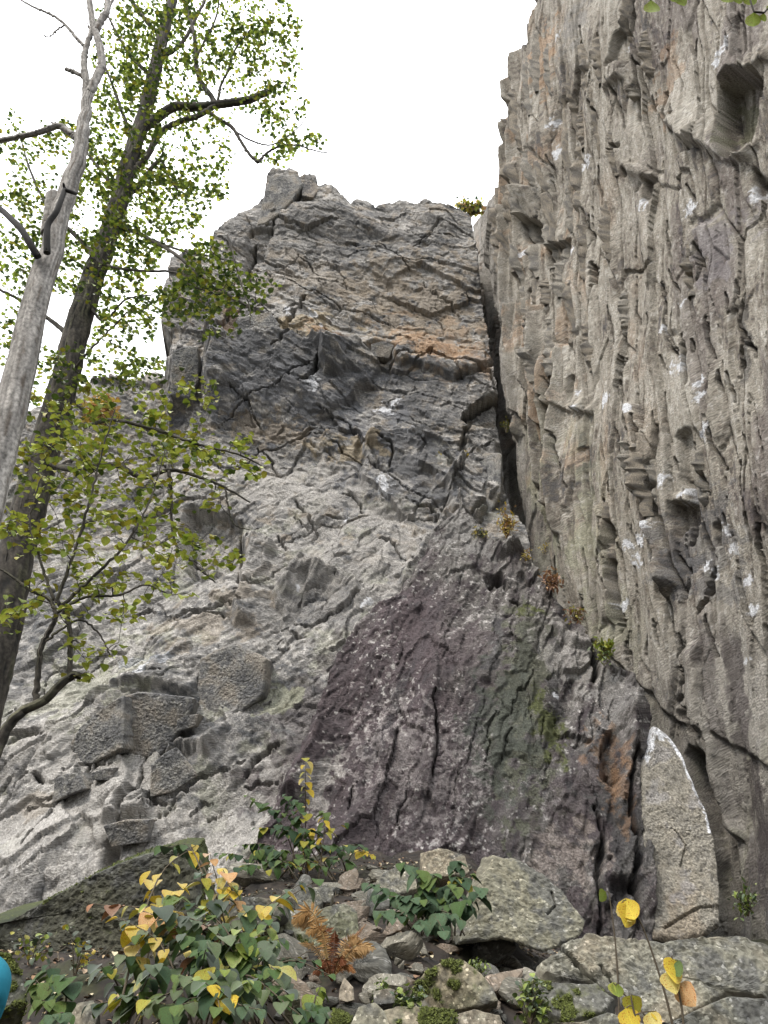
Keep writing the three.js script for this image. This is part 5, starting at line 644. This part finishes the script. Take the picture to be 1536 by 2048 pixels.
// thin stems with large hanging leaves, right foreground
function sprig(label, d, stem, leaves, seed) {
  const P = []; for (let i = 0; i < stem.length; i += 2) P.push(at(stem[i], stem[i + 1], d)); const foot = P[0], B = thing('sprout', label, 'plant', foot), Q = smoothPath(P, 12), r = rng(seed); mesh('stem', localize(tube(Q, Q.map((q, i) => mix(.0045, .0022, i / 12)), 6), foot), stemMat, B);
  for (const [x, y, s, c, roll = 0, tilt = 0] of leaves) { const p = at(x, y, d), o = mesh('leaf', HAZEL[Math.floor(r() * 5)], LM[c], B); o.position.copy(p.clone().sub(foot)); o.scale.setScalar(s); o.rotation.set(Math.PI - .25 + tilt, roll * .5, roll, 'ZXY'); let best = Q[0]; for (const q of Q) if (q.distanceTo(p) < best.distanceTo(p)) best = q; if (best.distanceTo(p) > .004) mesh('leaf_stalk', localize(tube([best, best.clone().lerp(p, .5).add(V3(0, .004, 0)), p], [.0018, .0016, .0013], 5), foot), stemMat, B); }
}
sprig('thin stem with three large drooping yellow leaves before the pale flake', 3.0, [1352, 2080, 1336, 2010, 1322, 1960, 1306, 1910, 1290, 1865, 1276, 1835, 1252, 1800], [[1252, 1796, .085, 'y', .1], [1243, 1806, .07, 'y2', .35], [1262, 1812, .085, 'y', -.6]], 3);
sprig('thin stem with one green and three yellow orange leaves on the wide slab', 2.9, [1370, 2080, 1364, 2020, 1358, 1985, 1352, 1950, 1344, 1912], [[1342, 1918, .062, 'g2', .25], [1356, 1922, .085, 'y', -.65], [1336, 1942, .07, 'y2', .1], [1354, 1970, .08, 'o', .7]], 5);
sprig('short stem with a rounded green leaf and yellow tips at the bottom edge', 2.9, [1290, 2090, 1272, 2040, 1264, 2005, 1262, 1992], [[1264, 1990, .07, 'yg', .05, .5], [1252, 2016, .075, 'y', .2], [1298, 2024, .06, 'y2', .3], [1312, 2022, .03, 'y', -.4]], 7);
sprig('thin twig with one bright green curled leaf left of the yellow stems', 3.0, [1330, 2080, 1290, 2030, 1250, 1990, 1226, 1965], [[1226, 1964, .045, 'l', .1], [1236, 1968, .045, 'l2', -.3]], 9);
sprig('thin twig with a single pale green leaf tip in front of the dark rock', 3.2, [1240, 2080, 1236, 1960, 1228, 1860, 1218, 1786], [[1212, 1784, .05, 'l2', -.9]], 11);

// ===== fern and small plants =====
{
  const foot = at(664, 1962, 4.95), B = thing('fern', 'withered orange brown fern with arching fronds among the stones', 'fern', foot), r = rng(15);
  const fm = [[.46, .34, .15], [.55, .45, .24], [.2, .09, .04], [.32, .18, .07]].map((c) => leafM(c, .15));
  for (const [px, py, d, up, m, w] of [[580, 1846, 4.9, .35, 0, .1], [586, 1852, 4.95, .28, 1, .09], [612, 1868, 4.9, .25, 0, .08], [596, 1886, 4.8, .12, 1, .04], [640, 1862, 5.0, .2, 2, .07], [670, 1860, 5.1, .1, 2, .06], [732, 1848, 5.0, .05, 3, .03], [722, 1880, 4.85, .16, 1, .06], [752, 1898, 4.8, .16, 1, .08], [740, 1904, 4.85, .12, 0, .07], [640, 1930, 4.75, .1, 2, .06], [690, 1930, 4.8, .12, 2, .06], [712, 1946, 4.8, .1, 3, .05], [625, 1950, 4.8, .08, 2, .05]]) {
    const to = at(px, py, d), mid = foot.clone().lerp(to, .55).add(V3(0, up * .55, 0)), Q = smoothPath([foot, mid, to], 26), parts = [tube(Q, Q.map((q, i) => mix(.005, .0012, i / 26)), 4, null, null, false)];
    for (let i = 4; i < 26; i += .5) for (const sd of [-1, 1]) { const i0 = Math.floor(i), T = Q[Math.min(i0 + 1, 26)].clone().sub(Q[i0 - 1]).normalize(), side = T.clone().cross(V3(0, 0, 1)).normalize().multiplyScalar(sd), g = SLIM[i0 % 3].clone(), L = w * .7 * Math.sin(Math.PI * Math.min(1, (i - 3) / 23 * .92 + .06)) * (.7 + .5 * r()), Y = side.clone().multiplyScalar(.6).addScaledVector(T, .5).add(V3(0, -.35 - .4 * r(), .25 * (r() - .5))).normalize(), Z = V3(0, 0, 1).addScaledVector(Y, -Y.z).normalize(), X = Y.clone().cross(Z), M = new THREE.Matrix4().makeBasis(X, Y, Z); M.scale(V3(L * .42, L, L)); M.setPosition(Q[i0].clone().lerp(Q[Math.min(i0 + 1, 26)], i - i0)); g.applyMatrix4(M); g.setAttribute('uv', new THREE.Float32BufferAttribute(new Float32Array(g.attributes.position.count * 2), 2)); parts.push(g); }
    mesh('frond', localize(mergeGeometries(parts), foot), fm[m], B);
  }
}
// tufts: a few stems and many small leaves in one part
function tuft(name, label, cat, px, py, d, rx, ry, n, size, cols, geo = SLIM, group) {
  const foot = at(px, py + ry, d), B = thing(name, label, cat, foot, group), r = rng(Math.round(px * 7 + py)), sc = d / FPX * 1.15, st = [], C = new THREE.Color(), M = new THREE.Matrix4(), Q = new THREE.Quaternion(), E = new THREE.Euler(), im = new THREE.InstancedMesh(geo[0], whiteLeaf, n);
  const tips = [...Array(Math.max(4, Math.round(n / 9))).keys()].map(() => { const a = r() * 6.283, k = Math.sqrt(r()); return V3(rx * k * Math.cos(a) * sc, (ry + ry * k * Math.sin(a)) * sc * 1.1, (r() - .3) * rx * sc * .8); });
  for (const t of tips) st.push(tube(smoothPath([V3((r() - .5) * .1 * rx * sc, -.02, 0), t.clone().multiplyScalar(.5).add(V3(0, .1 * t.y, 0)), t], 4), [.1, .085, .07, .05, .03].map((x) => x * Math.min(.12, size * 1.2)), 4, null, null, false));
  for (let i = 0; i < n; i++) { const t = tips[i % tips.length], k = .45 + .6 * r(); Q.setFromEuler(E.set(-1.3 + (r() - .5) * 2.4, r() * 6.3, r() - .5, 'YXZ')); const s = size * (.6 + .7 * r()); im.setMatrixAt(i, M.compose(t.clone().multiplyScalar(k).add(V3((r() - .5) * size * 2, (r() - .5) * size * 2, (r() - .5) * size * 2)), Q, V3(s, s, s))); im.setColorAt(i, C.copy(LM[cols[Math.floor(r() * cols.length)]].color).multiplyScalar(.7 + .6 * r())); }
  mesh('stems', mergeGeometries(st), stemMat, B); im.name = 'foliage'; im.userData.kind = 'stuff'; B.add(im);
}
tuft('cliff_shrub', 'small hazy shrub of orange and green leaves on the cliff top', 'shrub', 942, 408, 15.4, 38, 20, 330, .11, ['yg', 'l', 'o', 'b', 'b', 'y2'], ROUND);
tuft('autumn_tree', 'small tree with orange leaves on the far left shoulder', 'tree', 196, 812, 14.2, 34, 32, 420, .14, ['o', 'y', 'y', 'o', 'y2'], ROUND);
tuft('rowan_seedling', 'orange yellow seedling growing on the ledge at the foot of the black chimney', 'plant', 1014, 1040, 13.4, 20, 36, 255, 0.078, ['o', 'y', 'y', 'y2', 'o'], SLIM);
tuft('rowan_seedling', 'small yellow plant in a crack on the grey face left of the chimney', 'plant', 880, 908, 13.9, 8, 5, 37, 0.072, ['y', 'y2'], SLIM);
tuft('rowan_seedling', 'tiny yellow plant by the notch in the grey face nearest the chimney', 'plant', 930, 904, 13.9, 6, 9, 40, 0.060, ['y', 'o', 'y2'], SLIM);
tuft('rowan_seedling', 'pale yellow seedling on the ramp below the pale wall', 'plant', 1056, 1112, 12.6, 12, 9, 51, 0.060, ['y2', 'y', 'o'], SLIM);
tuft('rowan_seedling', 'faint yellow sprig against the pale wall above the ramp', 'plant', 1088, 1095, 12.7, 9, 12, 30, 0.054, ['y2', 'y'], SLIM);
tuft('dry_grass', 'tuft of dry brown grass in the gully below the pale wall', 'grass', 1105, 1160, 12.2, 18, 16, 153, 0.096, ['br', 'br', 'o'], SLIM);
tuft('dry_grass', 'brown tuft lower in the gully beside the wall', 'grass', 1150, 1228, 11.8, 14, 12, 102, 0.084, ['br', 'yg', 'br'], SLIM);
tuft('green_grass', 'yellow green grass in the crack between buttress and wall', 'grass', 1210, 1300, 11.4, 16, 18, 187, 0.090, ['yg', 'l2', 'l', 'g2'], SLIM);
tuft('dry_grass', 'pale tuft of grass on the stepped blocks left of the chimney foot', 'grass', 958, 1066, 13.0, 16, 9, 102, 0.072, ['b', 'yg', 'y2'], SLIM);
tuft('small_fern', 'small green fern growing in the black slot right of the flake', 'fern', 1496, 1806, 9.6, 22, 22, 153, 0.072, ['l2', 'g2', 'g'], SLIM);
tuft('small_fern', 'green sprigs in the dark chimney above the orange seedling', 'fern', 1012, 850, 14.6, 8, 14, 68, 0.060, ['g2', 'yg'], SLIM);
tuft('herb', 'low green herb left of the angular boulder', 'plant', 820, 2000, 4.3, 26, 16, 130, .03, ['g2', 'l2', 'b'], ROUND);
tuft('herb', 'low green herb under the moss patched slab at the bottom', 'plant', 1060, 2020, 4.0, 30, 26, 150, .028, ['g2', 'l2', 'b'], ROUND);
tuft('herb', 'tiny green herb at the stones right of the fern', 'plant', 770, 1985, 4.6, 24, 8, 60, .026, ['g2', 'l2'], ROUND);
tuft('herb', 'sparse green herb in the litter above the turquoise shoulder', 'plant', 60, 1900, 5.0, 40, 24, 60, .035, ['l2', 'yg', 'b'], ROUND);
tuft('herb', 'sparse herb with a yellow flower like leaf before the long mossy block', 'plant', 150, 1915, 4.9, 30, 30, 50, .035, ['l2', 'b', 'y'], ROUND);
tuft('green_grass', 'fine green grass at the dark gap under the tilted block', 'grass', 960, 1935, 4.7, 16, 8, 102, 0.024, ['g2', 'l2'], SLIM);
// fallen twigs
{
  const r = rng(515), parts = []; for (let i = 0; i < 420; i++) { const d = 3.6 + 6 * r(), x = (r() - .5) * (2.5 + d * .95), a = r() * 6.3, L = .06 + .2 * r(), p = V3(x, groundY(x, d) + .012, -d), q = V3(x + L * Math.cos(a), 0, -d + L * Math.sin(a)); q.y = groundY(q.x, -q.z) + .02 + .04 * r(); const m = p.clone().lerp(q, .5).add(V3((r() - .5) * .03, .01 + .02 * r(), (r() - .5) * .03)); parts.push(tube([p, m, q], [.004, .003, .002], 4, null, null, false)); }
  const o = mesh('fallen_twigs', mergeGeometries(parts), stemMat); tag(o, 'thin fallen twigs scattered on the soil', 'twigs', null, 'stuff');
}
// leaf litter
{
  const n = 7000, im = new THREE.InstancedMesh(ROUND[1], new THREE.MeshStandardMaterial({ color: 0xffffff, roughness: .9, side: THREE.DoubleSide }), n), r = rng(404), M = new THREE.Matrix4(), Q = new THREE.Quaternion(), E = new THREE.Euler(), C = new THREE.Color(), pal = [[.26, .16, .09], [.34, .25, .15], [.44, .37, .25], [.17, .1, .06], [.12, .08, .055], [.3, .22, .15], [.5, .44, .3]];
  for (let i = 0; i < n; i++) { const d = 3.5 + 6.5 * Math.pow(r(), 1.2), x = (r() - .5) * (3 + d * .95), s = .022 + .028 * r(); Q.setFromEuler(E.set(-Math.PI / 2 + (r() - .5) * .9, r() * 6.3, (r() - .5) * .6, 'YXZ')); im.setMatrixAt(i, M.compose(V3(x, groundY(x, d) + .012 + .015 * r(), -d), Q, V3(s, s, s))); im.setColorAt(i, C.setRGB(...pal[Math.floor(r() * pal.length)])); }
  im.name = 'leaf_litter'; tag(im, 'fallen brown leaves scattered over the soil', 'leaves', null, 'stuff'); scene.add(im);
}

// ===== the person whose shoulder shows at the left edge =====
{
  const foot = V3(-1.435, 0, -2.9); foot.y = groundY(-1.435, 2.9);
  const P = thing('person', 'person in a turquoise short sleeved top standing at the left edge of the frame', 'person', foot);
  // joints (metres, local): x across, y up, z towards the camera; the person looks up at the cliff
  const bone = (a, b, r0, r1) => ({ a: V3(...a), b: V3(...b), r0, r1 });
  const field = (bones, k) => (p) => { let s = 0; for (const o of bones) { const ab = o.b.clone().sub(o.a), t = clamp(p.clone().sub(o.a).dot(ab) / ab.lengthSq()), d = p.distanceTo(o.a.clone().addScaledVector(ab, t)) - mix(o.r0, o.r1, t); s += Math.exp(-d / k); } return -k * Math.log(s); };
  function skin(bones, lo, hi, cell, k, keep) {
    const n = Math.ceil(Math.max(hi[0] - lo[0], hi[1] - lo[1], hi[2] - lo[2]) / cell) + 2, size = n * cell, f = field(bones, k), mc = new MarchingCubes(n, new THREE.MeshStandardMaterial(), false, false, 160000); mc.isolation = 0;
    for (let z = 0; z < n; z++) for (let y = 0; y < n; y++) for (let x = 0; x < n; x++) { const q = V3(lo[0] + x * cell, lo[1] + y * cell, lo[2] + z * cell); let d; if (q.x > hi[0] || q.y > hi[1] || q.z > hi[2]) d = 1; else d = f(q); if (keep) d = Math.max(d, keep(q)); mc.field[x + y * n + z * n * n] = -d; }
    mc.update(); const c = mc.count, g = new THREE.BufferGeometry(), p = new Float32Array(c * 3); for (let i = 0; i < c; i++) { p[i * 3] = lo[0] + (mc.positionArray[i * 3] + 1) / 2 * size; p[i * 3 + 1] = lo[1] + (mc.positionArray[i * 3 + 1] + 1) / 2 * size; p[i * 3 + 2] = lo[2] + (mc.positionArray[i * 3 + 2] + 1) / 2 * size; }
    g.setAttribute('position', new THREE.BufferAttribute(p, 3)); const w = mergeVertices(g, 1e-4); w.computeVertexNormals(); return w;
  }
  const torso = [bone([-.09, .92, 0], [.09, .92, 0], .125, .125), bone([0, .95, 0], [0, 1.1, .01], .135, .13), bone([-.05, 1.1, .01], [-.07, 1.32, .015], .12, .115), bone([.05, 1.1, .01], [.07, 1.32, .015], .12, .115), bone([-.15, 1.39, 0], [.15, 1.39, 0], .06, .06), bone([0, 1.36, 0], [0, 1.5, -.02], .065, .055)];
  const arm = (s) => [bone([s * .185, 1.375, 0], [s * .235, 1.09, .02], .056, .042), bone([s * .235, 1.09, .02], [s * .225, .86, -.07], .041, .027)];
  const leg = (s) => [bone([s * .095, .9, 0], [s * .105, .48, -.01], .088, .058), bone([s * .105, .48, -.01], [s * .11, .09, .03], .056, .04), bone([s * .11, .06, .05], [s * .12, .04, -.13], .042, .035)];
  const hand = (s) => { const r = []; const w = [s * .225, .86, -.07]; r.push(bone(w, [s * .222, .79, -.1], .028, .034)); for (let i = 0; i < 4; i++) { const ox = (i - 1.5) * .017; r.push(bone([s * .222, .79, -.1 + ox], [s * (.222 - .004), .745, -.112 + ox], .0095, .009), bone([s * .218, .745, -.112 + ox], [s * .205, .712 + .006 * Math.abs(i - 1.4), -.112 + ox], .009, .0075)); } r.push(bone([s * .215, .825, -.115], [s * .2, .785, -.14], .012, .0095), bone([s * .2, .785, -.14], [s * .192, .755, -.145], .0095, .008)); return r; };
  const headB = [bone([.07, 1.46, -.01], [.01, 1.56, -.02], .056, .056), bone([0, 1.625, -.03], [0, 1.66, .0], .082, .088), bone([0, 1.565, -.075], [0, 1.6, -.06], .05, .06), bone([0, 1.62, -.118], [0, 1.6, -.135], .012, .016), bone([-.08, 1.615, -.01], [-.082, 1.64, -.005], .014, .018), bone([.08, 1.615, -.01], [.082, 1.64, -.005], .014, .018)];
  const skinM = new THREE.MeshPhysicalMaterial({ color: new THREE.Color().setRGB(.56, .36, .27), roughness: .55 });
  const shirtM = new THREE.MeshStandardMaterial({ color: new THREE.Color().setRGB(.003, .15, .22), roughness: .85 }), trouserM = new THREE.MeshStandardMaterial({ color: new THREE.Color().setRGB(.03, .035, .045), roughness: .9 }), hairM = new THREE.MeshStandardMaterial({ color: new THREE.Color().setRGB(.07, .045, .03), roughness: .7 }), shoeM = new THREE.MeshStandardMaterial({ color: new THREE.Color().setRGB(.05, .05, .05), roughness: .8 }), eyeM = new THREE.MeshStandardMaterial({ color: new THREE.Color().setRGB(.05, .04, .035), roughness: .3 });
  const all = [...torso, ...arm(1), ...arm(-1), ...leg(1), ...leg(-1)];
  const body = mergeGeometries([skin(all, [-.34, -.02, -.24], [.34, 1.6, .24], .013, .018), skin(hand(1), [.15, .68, -.18], [.27, .9, -.02], .004, .004), skin(hand(-1), [-.27, .68, -.18], [-.15, .9, -.02], .004, .004), skin(headB, [-.12, 1.44, -.17], [.14, 1.78, .12], .006, .01).translate(-.07, 0, 0)]);
  mesh('body', body, skinM, P); const lean = -.07;
  const grow = (b, e) => b.map((o) => ({ ...o, r0: o.r0 + e, r1: o.r1 + e }));
  mesh('shirt', skin(grow([...torso.slice(0, 5), arm(1)[0], arm(-1)[0]], .013), [-.36, .8, -.26], [.36, 1.52, .26], .012, .02, (q) => Math.max(.86 - q.y, (Math.abs(q.x) > .16 ? 1.25 + (Math.abs(q.x) - .19) * 1.5 - q.y : -1), q.y - 1.485)), shirtM, P);
  mesh('trousers', skin(grow([torso[0], torso[1], ...leg(1).slice(0, 2), ...leg(-1).slice(0, 2)], .012), [-.3, .02, -.24], [.3, 1.1, .24], .013, .018, (q) => Math.max(.09 - q.y, q.y - 1.02)), trouserM, P);
  for (const s of [-1, 1]) mesh('shoe', skin([bone([s * .11, .05, .06], [s * .12, .045, -.14], .052, .045)], [s * .11 - .1, -.02, -.24], [s * .11 + .1, .14, .15], .01, .01, (q) => -q.y), shoeM, P);
  mesh('hair', skin([bone([0, 1.655, -.01], [0, 1.66, .02], .1, .104), bone([0, 1.6, .05], [0, 1.56, .07], .07, .05)], [-.14, 1.48, -.16], [.14, 1.8, .16], .008, .02, (q) => Math.min(.075 - (q.z + .115) - (q.y - 1.66) * .4 > .075 ? 1 : -1, 1)).translate(lean, 0, 0), hairM, P);
  for (const s of [-1, 1]) mesh('eye', new THREE.SphereGeometry(.011, 12, 8).translate(s * .032 + lean, 1.63, -.108), eyeM, P);
  mesh('mouth', new THREE.CapsuleGeometry(.006, .03, 4, 8).rotateZ(Math.PI / 2).translate(lean, 1.572, -.118), new THREE.MeshStandardMaterial({ color: new THREE.Color().setRGB(.35, .15, .13), roughness: .6 }), P);
  P.rotation.y = -.5;
}

// ===== the wood at the photographer's back, which shades the slope from the low sky =====
{
  const r = rng(808), n = 9000, im = new THREE.InstancedMesh(ROUND[2], new THREE.MeshPhysicalMaterial({ color: 0xffffff, roughness: .7, transmission: .3, thickness: 0, side: THREE.DoubleSide }), n), M = new THREE.Matrix4(), Q = new THREE.Quaternion(), E = new THREE.Euler(), C = new THREE.Color(), trunks = [];
  const spots = [...Array(26).keys()].map((i) => { const a = -1.75 + 3.5 * (i + r()) / 26, d = 7 + 9 * r(); return V3(Math.sin(a) * d * 1.25, 0, Math.cos(a) * d + 1.5); });
  for (const p of spots) { const h = 9 + 5 * r(); p.y = groundY(p.x, -p.z); trunks.push(tube(smoothPath([p.clone().add(V3(0, -.3, 0)), p.clone().add(V3(.2, h * .5, 0)), p.clone().add(V3(.1, h, .2))], 6), [.2, .19, .17, .15, .12, .09, .05], 8)); p.h = h; }
  for (let i = 0; i < n; i++) { const p = spots[i % spots.length], a = r() * 6.283, k = Math.sqrt(r()) * 2.3, y = p.h * (.12 + .95 * r()); Q.setFromEuler(E.set(-1 - r(), r() * 6.3, r() - .5, 'YXZ')); const s = .3 + .35 * r(); im.setMatrixAt(i, M.compose(V3(p.x + k * Math.cos(a), p.y + y, p.z + k * Math.sin(a)), Q, V3(s, s, s))); const q = .6 + .7 * r(); im.setColorAt(i, C.setRGB(.06 * q, .09 * q, .025 * q)); }
  const F = new THREE.Group(); F.name = 'forest'; tag(F, 'wood of leafy trees behind the viewer', 'forest', null, 'stuff'); scene.add(F); im.name = 'foliage'; im.userData.kind = 'stuff'; F.add(im); const t = mesh('trunks', mergeGeometries(trunks), stemMat, F); t.userData.kind = 'stuff';
}
scene.traverse((o) => { if (o.isMesh) o.castShadow = o.receiveShadow = true; });
renderer.render(scene, camera);
